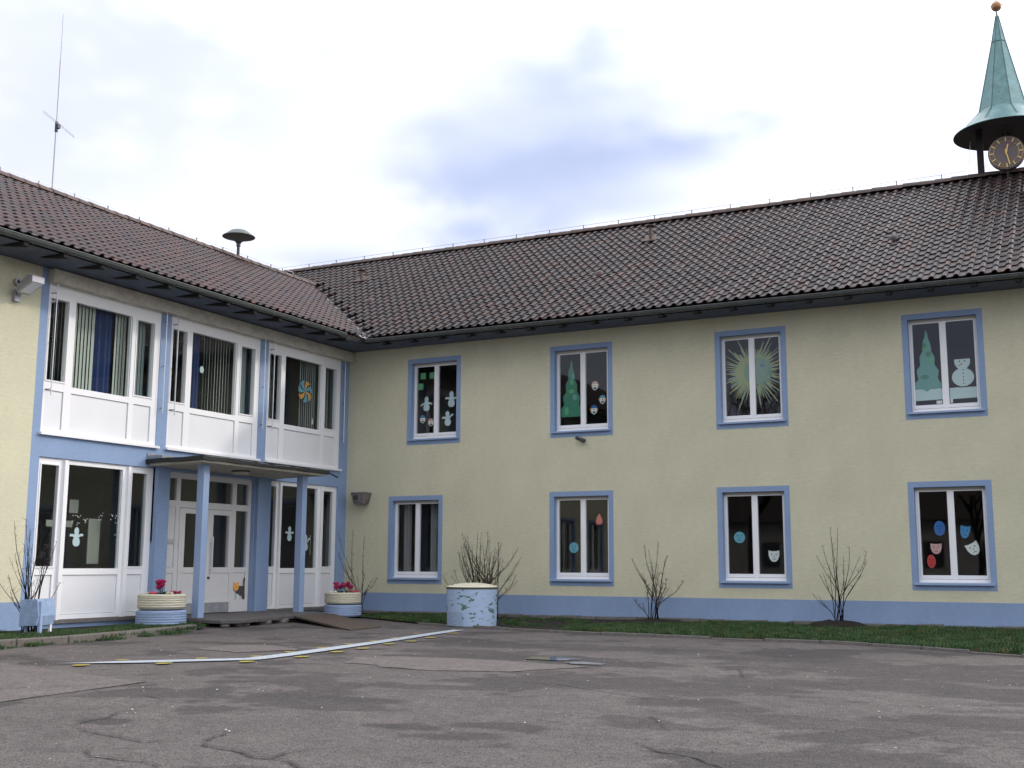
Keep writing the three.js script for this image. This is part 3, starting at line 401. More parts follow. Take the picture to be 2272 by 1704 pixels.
for (const z of up0) for (const s of [0.1, W_UP + 0.05]) { // guide rods of the outside blinds
  const g = group('guide_rod', wingL), zz = z - s; mesh('rod', rod([0.1, 4.38, zz], [0.1, 6.55, zz], 0.011, 8), M.steel, g); for (const y of [4.5, 5.4, 6.36]) mesh('bracket', rod([-0.03, y, zz + (s < 1 ? 0.05 : -0.05)], [0.1, y, zz], 0.008, 6), M.darkSteel, g);
}
// entrance front between the piers
{
  const g = group('entrance_front', wingL), xf = -0.10, x0 = -0.17, F = [], dm = M.doorWhite;
  const V = [[6.50, 6.44], [6.11, 5.99], [5.27, 5.14], [4.31, 4.17], [3.77, 3.66]];
  V.forEach(([a, b], i) => { if (i !== 2) F.push(box(x0, xf, i === 1 || i === 3 ? 0.17 : 0.17, 3.2, a, b)); else F.push(box(x0, xf, 2.45, 3.2, a, b)); });
  for (let i = 0; i < 4; i++) { F.push(box(x0, xf - 0.001, 2.45, 2.59, V[i][1], V[i + 1][0]), box(x0, xf - 0.001, 3.07, 3.2, V[i][1], V[i + 1][0])); mesh('transom_pane', paneX(V[i][1] + 0.004, V[i + 1][0] - 0.004, 2.585, 3.075, -0.14), M.glass, g); }
  F.push(box(x0, xf - 0.001, 1.05, 1.17, V[0][1], V[1][0]), box(x0, xf - 0.001, 0.17, 0.42, V[0][1], V[1][0]), box(x0, xf - 0.001, 1.05, 1.17, V[3][1], V[4][0]), box(x0, xf - 0.001, 0.17, 0.45, V[3][1], V[4][0]));
  mesh('frame', F, dm, g);
  mesh('panel', box(x0 + 0.01, xf - 0.02, 1.175, 2.445, 6.435, 6.115), dm, g); mesh('panel', box(x0 + 0.01, xf - 0.02, 0.425, 1.045, 6.435, 6.115), dm, g); mesh('panel', box(x0 + 0.01, xf - 0.02, 0.455, 1.045, 4.165, 3.775), dm, g);
  mesh('side_pane', paneX(4.175, 3.765, 1.165, 2.455, -0.14), M.glass, g);
  mesh('letter_flap', [box(xf - 0.02, xf + 0.004, 1.67, 1.77, 6.42, 6.13), box(xf + 0.004, xf + 0.008, 1.705, 1.735, 6.31, 6.24)], M.steel, g);
  mesh('kick_board', box(xf, xf + 0.012, 0.175, 0.44, 4.29, 3.70), dm, g);
  for (const [a, b, gl] of [[5.985, 5.135, [5.82, 5.28]], [5.115, 4.315, [4.93, 4.40]]]) {
    const L = [box(x0, xf + 0.012, 0.18, 0.45, a, b), box(x0, xf + 0.012, 1.05, 1.17, a, b), box(x0, xf + 0.012, 2.33, 2.44, a, b), box(x0, xf + 0.012, 0.45, 1.05, a, gl[0] + 0.06), box(x0, xf + 0.012, 0.45, 1.05, gl[1] - 0.06, b), box(x0, xf + 0.012, 1.17, 2.33, a, gl[0]), box(x0, xf + 0.012, 1.17, 2.33, gl[1], b), box(x0 + 0.01, xf - 0.008, 0.45, 1.05, gl[0] + 0.06, gl[1] - 0.06)];
    mesh('door_leaf', L, dm, g); mesh('door_pane', paneX(gl[0] + 0.004, gl[1] - 0.004, 1.165, 2.335, -0.14), M.glass, g); mesh('kick_plate', box(xf + 0.012, xf + 0.018, 0.185, 0.40, a - 0.01, b + 0.01), M.greyPaint, g);
  }
  mesh('pull_handle', [rod([xf + 0.075, 1.03, 4.99], [xf + 0.075, 1.84, 4.99], 0.016, 10), rod([xf, 1.14, 5.02], [xf + 0.075, 1.14, 4.99], 0.012, 8), rod([xf, 1.70, 5.02], [xf + 0.075, 1.70, 4.99], 0.012, 8)], M.steel, g);
  mesh('lock', (() => { const c = new THREE.CylinderGeometry(0.03, 0.03, 0.03, 12); c.rotateZ(Math.PI / 2); c.translate(xf + 0.02, 0.94, 5.03); return c; })(), M.darkSteel, g);
  for (const y of [0.6, 1.6, 2.2]) mesh('hinge', rod([xf + 0.02, y, 6.0], [xf + 0.02, y + 0.09, 6.0], 0.012, 8), M.steel, g);
}
// roof of the left wing
const roofL = group('roof', wingL);
slab([[EL - 0.02, YG - 0.035, Z1 + 4], [EL - 0.02, YG - 0.035, -5.4], [XL, YRL - 0.035, -5.4], [XL, YRL - 0.035, Z1 + 4]], 0.06, M.deck, 'roof_deck', roofL);
slab([[XL, YRL - 0.02, Z1 + 4], [XL, YRL - 0.02, -5.4], [2 * XL - EL, YG - 0.02, -5.4], [2 * XL - EL, YG - 0.02, Z1 + 4]], 0.06, M.tilePlain, 'rear_slope', roofL);
{
  const cp = Math.cos(Math.atan(tL)), sp = Math.sin(Math.atan(tL)), U = new THREE.Vector3(0, 0, -1), V = new THREE.Vector3(-cp, sp, 0), Nn = new THREE.Vector3(sp, cp, 0), spots = [];
  for (let r = 0; r < 18; r++) for (let c = 0; c < 130; c++) { const z = 22 - c * TW, s = -0.03 + r * 0.3735, x = EL - s * cp, y = YG + s * sp; const zm = z - TW / 2, xm = x - 0.17 * cp; if (yL(xm) < yR(zm) + 0.10 && zm < ER) continue; if (z < -6) continue; spots.push(new THREE.Vector3(x, y, z)); }
  layTiles(roofL, spots, U, V, Nn, true);
  const zEnd = ER - (EL - XL) * tL / tR; for (let z = 22; z > zEnd - 0.1; z -= 0.41) { const m = mesh('ridge_tile', ridgeGeo, ridgeMats[Math.floor(rnd() * 4)], roofL); m.position.set(XL, YRL + 0.015 + rr(-0.006, 0.006), z); m.rotation.set(0, Math.PI / 2, 0.03); }
  const wire = []; for (let z = 14; z > zEnd; z -= 1.1) { mesh('wire_holder', [box(XL - 0.012, XL + 0.012, YRL + 0.12, YRL + 0.25, z - 0.012, z + 0.012)], M.zinc, wingL); wire.push([XL, YRL + 0.24, z]); } mesh('lightning_wire', wire.slice(1).map((p, i) => rod(wire[i], p, 0.008, 5)), M.steel, wingL);
  // valley flashing
  const zt = zEnd, dirx = XL - EL, dirz = zt - ER, w = 0.16, lift = 0.05; const pos = [EL, YG + lift, ER - w, EL + 0.02, YG - 0.02, ER, EL - w, YG + lift, ER, XL, YRL + lift, zt - w, XL, YRL - 0.04, zt, XL - w, YRL + lift, zt]; const g = new THREE.BufferGeometry(); g.setAttribute('position', new THREE.Float32BufferAttribute(pos, 3)); g.setIndex([0, 3, 1, 1, 3, 4, 1, 4, 2, 2, 4, 5]); g.computeVertexNormals(); metric(g); M.lead.side = THREE.DoubleSide; mesh('valley_flashing', g, M.lead, roofL);
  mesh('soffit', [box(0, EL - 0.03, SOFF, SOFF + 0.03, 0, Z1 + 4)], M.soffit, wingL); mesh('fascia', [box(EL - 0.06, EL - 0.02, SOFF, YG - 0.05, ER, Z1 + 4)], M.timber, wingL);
  for (let z = 1.7; z < Z1 + 3; z += 0.88) { const s = new THREE.Shape([new THREE.Vector2(0.5, 0), new THREE.Vector2(EL + 0.06, 0), new THREE.Vector2(EL + 0.06, -0.075), new THREE.Vector2(EL - 0.0, -0.088)]); const q = new THREE.ExtrudeGeometry(s, { depth: 0.1, bevelEnabled: false }); q.translate(0, SOFF - 0.001, z); mesh('rafter_tail', metric(q), M.timber, wingL); }
  const GY = YG - 0.075, gg = group('gutter', wingL), m = mesh('channel', gutterGeo(Z1 + 3 - ER), M.gutterZinc, gg); m.rotation.y = Math.PI / 2; m.position.set(EL + 0.07, GY, Z1 + 4);
  for (let z = 1.6; z < Z1 + 3; z += 0.88) mesh('bracket', (() => { const t = new THREE.TorusGeometry(0.082, 0.007, 5, 10, Math.PI); t.rotateX(Math.PI); t.translate(EL + 0.07, GY, z); return t; })(), M.zinc, gg);
}
// ---------------------------------------------------------------- entrance canopy, platform, ramp
{
  const c = thing('entrance_canopy', 'flat canopy with dark roofing felt on two blue posts over the entrance', 'canopy', [0, 0, 0]);
  mesh('slab', (() => { const g = new THREE.BoxGeometry(1.46, 0.06, 4.14, 6, 1, 12); const p = g.attributes.position; for (let i = 0; i < p.count; i++) { const t = (p.getX(i) + 0.75) / 1.5; p.setY(i, p.getY(i) + 0.03 * t + 0.008 * perlin.noise(p.getZ(i) * 2, 1, t * 3)); } g.translate(0.755, 3.285, 5.02); g.computeVertexNormals(); return metric(g); })(), M.canopyCream, c);
  mesh('roofing_felt', (() => { const g = new THREE.BoxGeometry(1.56, 0.085, 4.3, 8, 1, 24); const p = g.attributes.position; for (let i = 0; i < p.count; i++) { const t = (p.getX(i) + 0.78) / 1.56; p.setY(i, p.getY(i) + 0.03 * t + 0.022 * perlin.noise(p.getZ(i) * 1.7, 4, t * 2)); p.setX(i, p.getX(i) + 0.018 * perlin.noise(p.getZ(i) * 3, 7, 0.5) * t); } g.translate(0.785, 3.345, 5.02); g.computeVertexNormals(); return metric(g); })(), M.felt, c);
  mesh('felt_edge', [0, 1, 2, 3].map((i) => { const z0 = 7.1 - i * 1.05, g = new THREE.BoxGeometry(0.03, 0.018, 1.0); g.rotateX(rr(-0.03, 0.03)); g.translate(1.55 + rr(-0.01, 0.012), 3.40 + rr(-0.008, 0.012), z0 - 0.5); return metric(g); }), M.zinc, c);
  mesh('flashing', [box(0.005, 0.02, 3.37, 3.52, 7.14, 6.4), box(0.02, 0.42, 3.385, 3.47, 7.13, 7.115)], M.lead, c);
  mesh('loose_strip', rod([1.53, 3.37, 2.9], [1.60, 3.27, 2.62], 0.018, 6), M.felt, c);
  mesh('post', box(1.045, 1.215, 0.165, 3.30, 6.575, 6.745), M.bluePaint, c); mesh('post', box(0.985, 1.155, 0.165, 3.30, 3.195, 3.365), M.bluePaint, c);
  const l = thing('ceiling_lamp', 'flat round lamp under the entrance canopy', 'lamp', [0.78, 3.225, 5.1]); mesh('base', (() => { const g = new THREE.CylinderGeometry(0.2, 0.2, 0.03, 24); g.translate(0, 0.03, 0); return g; })(), M.darkSteel, l); mesh('shade', (() => { const g = new THREE.SphereGeometry(0.19, 24, 8, 0, TAU, Math.PI / 2, Math.PI / 2); g.scale(1, 0.35, 1); g.translate(0, 0.016, 0); return g; })(), M.canopyCream, l);
}
{
  const p = structure(new THREE.Group()); p.name = 'entrance_platform'; scene.add(p);
  const outline = [[0.10, 6.96], [1.55, 6.96], [1.95, 6.9], [2.12, 6.55], [2.02, 5.7], [1.86, 4.9], [1.80, 4.4], [1.72, 3.0], [1.2, 2.9], [0.10, 2.9]];
  const ragged = raggedPoly(outline, 0.025, 0.16); const s = new THREE.Shape(ragged.map(([x, z]) => new THREE.Vector2(Math.max(0.095, x), -z))), g = new THREE.ExtrudeGeometry(s, { depth: 0.055, bevelEnabled: true, bevelSize: 0.008, bevelThickness: 0.008, bevelSegments: 1 }); g.rotateX(-Math.PI / 2); const q = g.attributes.position;
  for (let i = 0; i < q.count; i++) q.setY(i, q.getY(i) + 0.108 - 0.03 * sstep(0.9, 2.1, q.getX(i)) + 0.006 * perlin.noise(q.getX(i) * 3, 2, q.getZ(i) * 3)); g.computeVertexNormals(); mesh('slab', metric(g), M.platform, p);
  mesh('floor', box(-0.32, 0.11, 0.02, 0.165, 6.52, 3.64), M.platform, p);
  mesh('footing', box(0.05, 1.35, -0.05, 0.095, 6.85, 3.0), M.soil, p);
  for (const [x, z, a] of [[1.95, 6.75, 0.16], [1.9, 6.3, 0.2], [1.98, 6.15, 0.13], [1.85, 5.45, 0.26], [1.72, 4.75, 0.3], [1.66, 4.45, 0.12], [1.62, 4.2, 0.2], [1.55, 3.6, 0.25]]) { const g2 = new THREE.IcosahedronGeometry(a * 0.6, 2), r = g2.attributes.position; for (let i = 0; i < r.count; i++) { const k = 1 + 0.25 * perlin.noise(r.getX(i) * 9 + x * 5, r.getY(i) * 9, r.getZ(i) * 9); r.setXYZ(i, r.getX(i) * k, r.getY(i) * k * 0.45, r.getZ(i) * k * 1.2); } g2.computeVertexNormals(); const m = mesh('foundation_stone', metric(g2), M.stone, p); m.position.set(x, 0.035, z); }
  const ramp = thing('ramp', 'brown sloping ramp plate from the entrance platform down to the asphalt', 'ramp'); const R = slab([[1.84, 0.135, 4.42], [4.78, 0.022, 6.5], [4.62, 0.022, 5.2], [1.78, 0.135, 2.92]], 0.035, M.rampBoard, 'plate', ramp); mesh('support', [box(1.9, 2.1, 0.0, 0.08, 3.1, 4.3)], M.soil, ramp);
}
// ---------------------------------------------------------------- painted line on the yard
{
  const pts = [[5.902, 14.44], [6.643, 13.71], [7.55, 12.7], [7.486, 11.774], [7.31, 10.475], [7.106, 8.962], [6.75, 6.954], [6.49, 5.35]], pos = [], idx = [];
  const c = new THREE.CatmullRomCurve3(pts.map(([x, z]) => new THREE.Vector3(x, 0, z)), false, 'catmullrom', 0.1), N = 90;
  for (let i = 0; i <= N; i++) { const p = c.getPointAt(i / N), t = c.getTangentAt(i / N), w = (0.17 + 0.012 * perlin.noise(i * 0.7, 3, 1)) * sstep(-0.01, 0.10, i / N) * (1 - 0.3 * i / N); pos.push(p.x - t.z * w, 0.016, p.z + t.x * w, p.x + t.z * w, 0.016, p.z - t.x * w); if (i) idx.push(2 * i - 2, 2 * i, 2 * i - 1, 2 * i - 1, 2 * i, 2 * i + 1); }
  const g = new THREE.BufferGeometry(); g.setAttribute('position', new THREE.Float32BufferAttribute(pos, 3)); g.setIndex(idx); g.computeVertexNormals(); metric(g);
  tag(mesh('painted_line', g, new THREE.MeshStandardMaterial({ color: lin(0.62, 0.70, 0.80), roughness: 0.8, map: rep(grainMap, 1.2), side: THREE.DoubleSide })), 'bent pale blue line painted across the asphalt', 'marking');
  const ym = new THREE.MeshStandardMaterial({ color: lin(0.50, 0.43, 0.06), roughness: 0.85, map: rep(grainMap, 0.8) });
  const A = [[6.364, 14.473], [7.055, 13.783], [7.774, 13.064], [7.894, 12.081], [7.793, 11.12], [7.709, 10.351], [7.505, 9.342], [7.469, 8.622], [7.257, 7.672], [6.938, 6.358]], B = [[6.23, 13.666], [6.918, 12.942], [7.312, 12.327], [7.203, 11.461], [7.123, 10.583], [6.96, 9.66], [6.874, 8.842], [6.78, 8.024], [6.414, 6.749]];
  for (const [L, lab, w] of [[A, 'yellow mark from the left, on the near side of the pale blue line', 0.72], [B, 'yellow mark from the left, on the far side of the pale blue line', 0.55]]) L.forEach(([x, z], n) => { const p = []; const e = rr(-0.4, 0.4); for (let i = 0; i < 18; i++) { const t = i / 18 * TAU, k = 1 + 0.12 * Math.sin(3 * t + e); p.push([x + (Math.cos(t) * 0.15 * 0.8 - Math.sin(t) * 0.10 * 0.5) * k * w, z + (Math.sin(t) * 0.15 + Math.cos(t) * 0.06) * k * w]); } tag(mesh('painted_mark', sheet(p, 0.0175), ym), `${['first', 'second', 'third', 'fourth', 'fifth', 'sixth', 'seventh', 'eighth', 'ninth', 'tenth'][n]} ${lab}`, 'marking', w > 0.6 ? 'yellow marks on the near side of the line' : 'yellow marks on the far side of the line'); }); 
}
// ---------------------------------------------------------------- tyre planters, drum, blue box
std('tyreCream', [0.74, 0.69, 0.54], 0.7, { map: rep(softMap, 0.6) }); std('tyreBlue', [0.36, 0.47, 0.68], 0.7, { map: rep(softMap, 0.6) });
function tyreGeo(r, h) { // lathe with tread grooves
  const p = [], ri = r * 0.62; p.push([ri, h * 0.12], [ri * 1.12, 0.012], [r * 0.86, 0.0], [r * 0.955, 0.018], [r * 0.99, h * 0.16]); for (let i = 0; i < 5; i++) { const y = h * (0.2 + 0.15 * i); p.push([r, y - h * 0.03], [r, y + h * 0.025], [r - 0.012, y + h * 0.035], [r - 0.012, y + h * 0.055]); } p.push([r, h * 0.87], [r * 0.975, h * 0.95], [r * 0.86, h], [ri * 1.14, h * 0.985], [ri, h * 0.86]);
  const g = new THREE.LatheGeometry(p.map(([x, y]) => new THREE.Vector2(x, y)), 56); return g;
}
function planter(x, z, r, h, label, turn) {
  const t = thing('tyre_planter', label, 'planter', [x, 0.03, z], turn); mesh('lower_tyre', tyreGeo(r * 1.04, h * 1.05), M.tyreBlue, t); const u = mesh('upper_tyre', tyreGeo(r, h), M.tyreCream, t); u.position.y = h * 1.05 + 0.012; mesh('soil', (() => { const g = new THREE.SphereGeometry(r * 0.66, 20, 8, 0, TAU, 0, Math.PI / 2); g.scale(1, 0.12, 1); g.translate(0, h * 1.93, 0); return g; })(), M.soil, t); return [x, 0.03 + h * 2.0, z];
}
std('leafDark', [0.03, 0.06, 0.025], 0.6, { side: THREE.DoubleSide }); std('petalMagenta', [0.42, 0.02, 0.11], 0.55, { side: THREE.DoubleSide }); std('petalPink', [0.62, 0.13, 0.18], 0.6, { side: THREE.DoubleSide }); std('petalWhite', [0.75, 0.72, 0.55], 0.6, { side: THREE.DoubleSide });
function flower(pos, s, mat, label, tall, grp) {
  const f = thing('flower', label, 'flower', pos, rr(0, TAU), grp), leaves = [], petals = [];
  const leaf = (L, w, tilt, a, y) => { const g = new THREE.SphereGeometry(1, 7, 5); g.scale(w, 0.006, L); g.translate(0, 0, L); g.rotateX(-tilt); g.rotateY(a); g.translate(0, y, 0); return g; };
  for (let i = 0; i < 9; i++) leaves.push(leaf(0.055 * s, 0.03 * s, rr(0.1, 0.6), rr(0, TAU), 0.01)); if (tall) leaves.push(rod([0, 0, 0], [0, 0.07 * s, 0], 0.006));
  const heads = tall ? 9 : 6; for (let k = 0; k < heads; k++) { const ox = rr(-0.07, 0.07) * s, oz = rr(-0.07, 0.07) * s, oy = (tall ? rr(0.075, 0.15) : rr(0.03, 0.05)) * s; if (tall) leaves.push(rod([0, 0, 0], [ox, oy, oz], 0.004)); for (let i = 0; i < 6; i++) { const g = leaf(0.03 * s, 0.024 * s, rr(0.5, 1.4), i / 6 * TAU + rr(-0.2, 0.2), 0); g.translate(ox, oy, oz); petals.push(g); } }
  mesh('leaves', leaves, M.leafDark, f); mesh('petals', petals, mat, f);
}
{
  const p1 = planter(0.92, 7.46, 0.47, 0.30, 'cream tyre on a blue tyre planted with flowers, left of the entrance', 0.4);
  const put = (p, dx, dz, s, m, l, t) => flower([p[0] + dx, p[1] - 0.035, p[2] + dz], s, m, l, t);
  put(p1, -0.02, -0.02, 1.7, M.petalMagenta, 'tall magenta flowers in the middle of the left tyre planter', true); put(p1, 0.02, 0.27, 1.2, M.petalPink, 'low pink flowers at the left edge of the left tyre planter', false); put(p1, -0.12, 0.2, 1.0, M.petalWhite, 'low white flowers in the left tyre planter', false); put(p1, 0.17, -0.2, 1.25, M.petalMagenta, 'low dark red flowers at the right edge of the left tyre planter', false); put(p1, 0.2, -0.02, 1.0, M.petalWhite, 'small pale flowers at the front of the left tyre planter', false);
  const p2 = planter(1.54, 2.2, 0.43, 0.27, 'cream tyre on a blue tyre planted with flowers, beside the corner shrub', 1.1);
  put(p2, -0.12, 0.02, 1.5, M.petalMagenta, 'tall dark magenta flowers in the tyre planter by the corner', true); put(p2, 0.06, -0.05, 1.6, M.petalMagenta, 'tall red-violet flowers right of centre in the tyre planter by the corner', true); put(p2, -0.1, 0.24, 1.0, M.petalWhite, 'low yellow-white flowers in the tyre planter by the corner', false); put(p2, 0.2, -0.16, 1.2, M.petalPink, 'low coral flowers at the right of the tyre planter by the corner', false);
}
{
  const d = thing('drum', 'squat pale blue drum with peeling paint and cream lid in front of the bare shrub', 'drum', [6.02, 0.0, 4.0], 0.0);
  const W = 1024, H = 512, cv = new Uint8Array(W * H * 4);
  for (let j = 0; j < H; j++) for (let i = 0; i < W; i++) { const u = i / W, v = j / H, n = fbm3(u * 22, v * 11, 3.3, 5), n2 = fbm3(u * 60, v * 26, 8.1, 3), e = n + n2 * 0.25, band = Math.exp(-Math.pow((v - 0.52) / 0.26, 2)); let c = [0.37 + 0.05 * n2, 0.48 + 0.05 * n2, 0.66 + 0.05 * n2]; const th = 0.27 - 0.14 * band; if (e > th) c = [0.07, 0.17, 0.13]; else if (e > th - 0.012) c = [0.55, 0.6, 0.66]; if (v > 0.94) c = [0.16, 0.17, 0.15]; if (v < 0.035 + 0.02 * n) c = [0.13, 0.14, 0.14]; const o = (j * W + i) * 4; for (let k = 0; k < 3; k++) cv[o + k] = 255 * Math.pow(Math.max(0, c[k]), 1 / 2.2); cv[o + 3] = 255; }
  const t = new THREE.DataTexture(cv, W, H); t.wrapS = THREE.RepeatWrapping; t.magFilter = THREE.LinearFilter; t.minFilter = THREE.LinearMipmapLinearFilter; t.generateMipmaps = true; t.colorSpace = THREE.SRGBColorSpace; t.needsUpdate = true;
  const body = new THREE.CylinderGeometry(0.525, 0.50, 0.80, 64, 12, true), p = body.attributes.position; for (let i = 0; i < p.count; i++) { const a = Math.atan2(p.getZ(i), p.getX(i)), k = 1 + 0.008 * perlin.noise(Math.cos(a) * 3, p.getY(i) * 4, Math.sin(a) * 3); p.setX(i, p.getX(i) * k); p.setZ(i, p.getZ(i) * k); } body.translate(0, 0.40, 0); body.computeVertexNormals(); mesh('body', body, new THREE.MeshStandardMaterial({ map: t, roughness: 0.6, side: THREE.DoubleSide }), d);
  const lid = new THREE.LatheGeometry([[0, 0.885], [0.2, 0.877], [0.38, 0.85], [0.5, 0.818], [0.535, 0.802], [0.535, 0.79], [0, 0.79]].map(([x, y]) => new THREE.Vector2(x, y)), 56); const l = mesh('lid', lid, M.tyreCream, d);
  mesh('rim', new THREE.TorusGeometry(0.53, 0.010, 6, 56).rotateX(Math.PI / 2).translate(0, 0.79, 0), M.timber, d);
  mesh('hatch', (() => { const g = new THREE.CylinderGeometry(0.522, 0.512, 0.27, 20, 1, true, -0.62, 0.75); g.translate(0, 0.17, 0); return g; })(), new THREE.MeshStandardMaterial({ color: lin(0.37, 0.48, 0.66), roughness: 0.6, side: THREE.DoubleSide, map: rep(softMap, 0.8) }), d);
  mesh('knob', new THREE.SphereGeometry(0.014, 8, 6).translate(-0.25, 0.845, 0.36), M.darkSteel, d);
}
{ // folded blue box on legs at the left edge
  const b = thing('metal_box', 'pale blue sheet-metal box on legs in front of the left shrub', 'box', [1.45, 0.05, 10.95], 0.3);
  std('boxBlue', [0.33, 0.45, 0.66], 0.45, { map: rep(softMap, 0.7) });
  mesh('body', (() => { const s = new THREE.Shape([[-0.17, 0.15], [0.14, 0.17], [0.17, 0.32], [0.13, 0.60], [-0.17, 0.58]].map(([x, y]) => new THREE.Vector2(x, y))); const g = new THREE.ExtrudeGeometry(s, { depth: 0.5, bevelEnabled: true, bevelSize: 0.006, bevelThickness: 0.006, bevelSegments: 1 }); g.translate(0, 0, -0.3); return metric(g); })(), M.boxBlue, b);
  mesh('leg', box(0.145, 0.19, -0.06, 0.56, 0.1, 0.17), M.bluePaint, b); mesh('leg', box(0.10, 0.14, -0.06, 0.18, -0.27, -0.22), M.white, b); mesh('leg', box(-0.15, -0.11, -0.06, 0.14, 0.05, 0.09), M.bluePaint, b);
}
// ---------------------------------------------------------------- bare shrubs
function twigs(list, a, b, n, len, r, up = 0.6) { // short side shoots along a stem a -> b
  for (let i = 0; i < n; i++) { const t = rr(0.25, 0.97), p = [0, 1, 2].map((k) => a[k] + (b[k] - a[k]) * t), L = len * rr(0.4, 1.2), q = [p[0] + rr(-1, 1) * L * 0.7, p[1] + L * rr(up * 0.5, up * 1.4), p[2] + rr(-1, 1) * L * 0.7]; list.push(rod(p, q, r * 1.25, 4, r * 0.5)); }
}
function shrub(label, base, tips, mat, o = {}) {
  const s = thing('bare_shrub', label, 'shrub', base);
  for (const [x, y, z] of tips) {
    const g = [], b = [rr(-0.10, 0.10) * (o.spread ?? 1), -0.04, rr(-0.08, 0.08)], k = rr(0.3, 0.5), m1 = [b[0] + (x - b[0]) * k * 0.55 + rr(-0.03, 0.03), y * 0.4, b[2] + (z - b[2]) * k * 0.6], m2 = [b[0] + (x - b[0]) * 0.78 + rr(-0.04, 0.04), y * 0.75, b[2] + (z - b[2]) * 0.8];
    g.push(taper([b, m1, m2, [x, y, z]], (o.r ?? 0.010) * rr(0.8, 1.25), 0.003, 5)); twigs(g, m1, m2, o.tw ?? 8, o.tl ?? 0.16, 0.0035); twigs(g, m2, [x, y, z], (o.tw ?? 8), (o.tl ?? 0.16) * 0.7, 0.003);
    if (rnd() < (o.fork ?? 0.6)) { const e = [x + rr(-0.22, 0.22), y * rr(0.85, 1.02), z + rr(-0.15, 0.15)]; g.push(taper([m1, [(m1[0] + e[0]) / 2, (m1[1] + e[1]) / 2 - 0.03, (m1[2] + e[2]) / 2], e], 0.007, 0.0025, 4)); twigs(g, m1, e, 5, 0.12, 0.003); }
    mesh('stem', g.map((q) => { q = q.index ? q.toNonIndexed() : q; return q; }), mat, s);
  }
}
const extra = (n, rx, y0, y1, rz) => Array.from({ length: n }, () => [rr(-rx, rx), rr(y0, y1), rr(-rz, rz)]);
shrub('thorny bare shrub between the two middle lower windows', [8.75, 0.05, 0.75], [[-0.48, 1.33, 0.05], [-0.2, 1.66, 0], [0.09, 1.72, -0.1], [0.36, 1.4, 0.1], [0.72, 0.85, 0.1], [-0.37, 0.45, 0.2], [0.02, 1.0, 0.15], [-0.15, 0.9, 0.1], [0.25, 0.6, 0.2], [-0.3, 0.95, -0.1], ...extra(5, 0.3, 0.7, 1.3, 0.15)], M.barkGrey, { tw: 16, tl: 0.12, fork: 0.5 });
shrub('slender upright bare shrub left of the lower window with coloured masks', [12.68, 0.08, 0.6], [[-0.27, 1.6, 0], [-0.06, 1.76, 0.1], [0.04, 1.95, -0.05], [0.27, 1.58, 0], [0.64, 1.48, 0.1], [0.6, 1.32, 0], [-0.48, 0.62, 0.1], [-0.12, 1.2, 0.1], [0.12, 1.1, -0.1], [-0.35, 1.0, 0.05]], M.bark, { tw: 3, tl: 0.16, fork: 0.7 });
shrub('dense spreading bare shrub behind the pale blue drum', [4.95, 0.05, 1.5], [[-0.6, 1.9, 0], [-0.4, 1.86, 0.1], [-0.24, 1.93, -0.1], [0.08, 1.92, 0], [0.16, 1.85, 0.1], [0.36, 1.48, 0.1], [0.97, 1.35, 0.1], [0.87, 1.6, 0], [-1.06, 0.95, 0.1], [-0.69, 1.53, 0], [-0.5, 1.3, 0.2], [-0.2, 1.4, 0.15], [0.0, 1.35, 0.2], [0.22, 1.3, 0.2], [0.3, 1.7, -0.1], [-0.35, 1.6, 0.1], [-0.1, 1.65, 0], [0.12, 1.5, -0.1], [0.5, 1.0, 0.2], [0.75, 0.95, -0.1], [-0.8, 1.1, 0], ...extra(16, 0.6, 1.0, 1.75, 0.2)], M.barkGrey, { tw: 9, tl: 0.17, spread: 3.2, r: 0.011 });
shrub('bare shrub with a few long stems in the building corner behind the tyre planter', [0.93, 0.05, 0.75], [[-0.62, 2.0, 0], [-0.5, 1.5, 0.1], [-0.16, 2.05, 0], [0.22, 1.9, 0.05], [0.66, 0.88, 0.1], [0.45, 0.7, 0.15], [0.3, 0.95, 0.1], [-0.3, 1.2, 0.1]], M.bark, { tw: 12, tl: 0.11, spread: 1.6 });
shrub('tall bare shrub behind the pale blue metal box at the left', [0.95, 0.06, 10.65], [[0.05, 1.9, 0.5], [0, 1.95, 0.22], [0.1, 2.02, -0.02], [0.05, 1.58, -0.44], [0, 1.35, 0.4], [0.1, 1.0, 0.58], [0.15, 0.7, 0.56], [-0.1, 0.85, -0.7], [0, 1.2, -0.32], [0, 1.6, -0.2], [0.1, 1.5, 0.3], [0.0, 1.75, 0.1], [0.1, 1.15, 0.15], [0, 1.7, -0.3]], M.bark, { tw: 6, tl: 0.15, spread: 1.4, r: 0.012 });
for (const [x, z, r, h] of [[12.65, 0.62, 0.62, 0.13], [8.75, 0.78, 0.7, 0.07]]) { const g = new THREE.SphereGeometry(r, 28, 10, 0, TAU, 0, Math.PI / 2), p = g.attributes.position; for (let i = 0; i < p.count; i++) p.setY(i, p.getY(i) / r * h * (1 + 0.4 * perlin.noise(p.getX(i) * 6, 1, p.getZ(i) * 6))); g.computeVertexNormals(); metric(g); g.translate(x, 0.02, z); structure(mesh('soil_mound', g, M.soil)); }
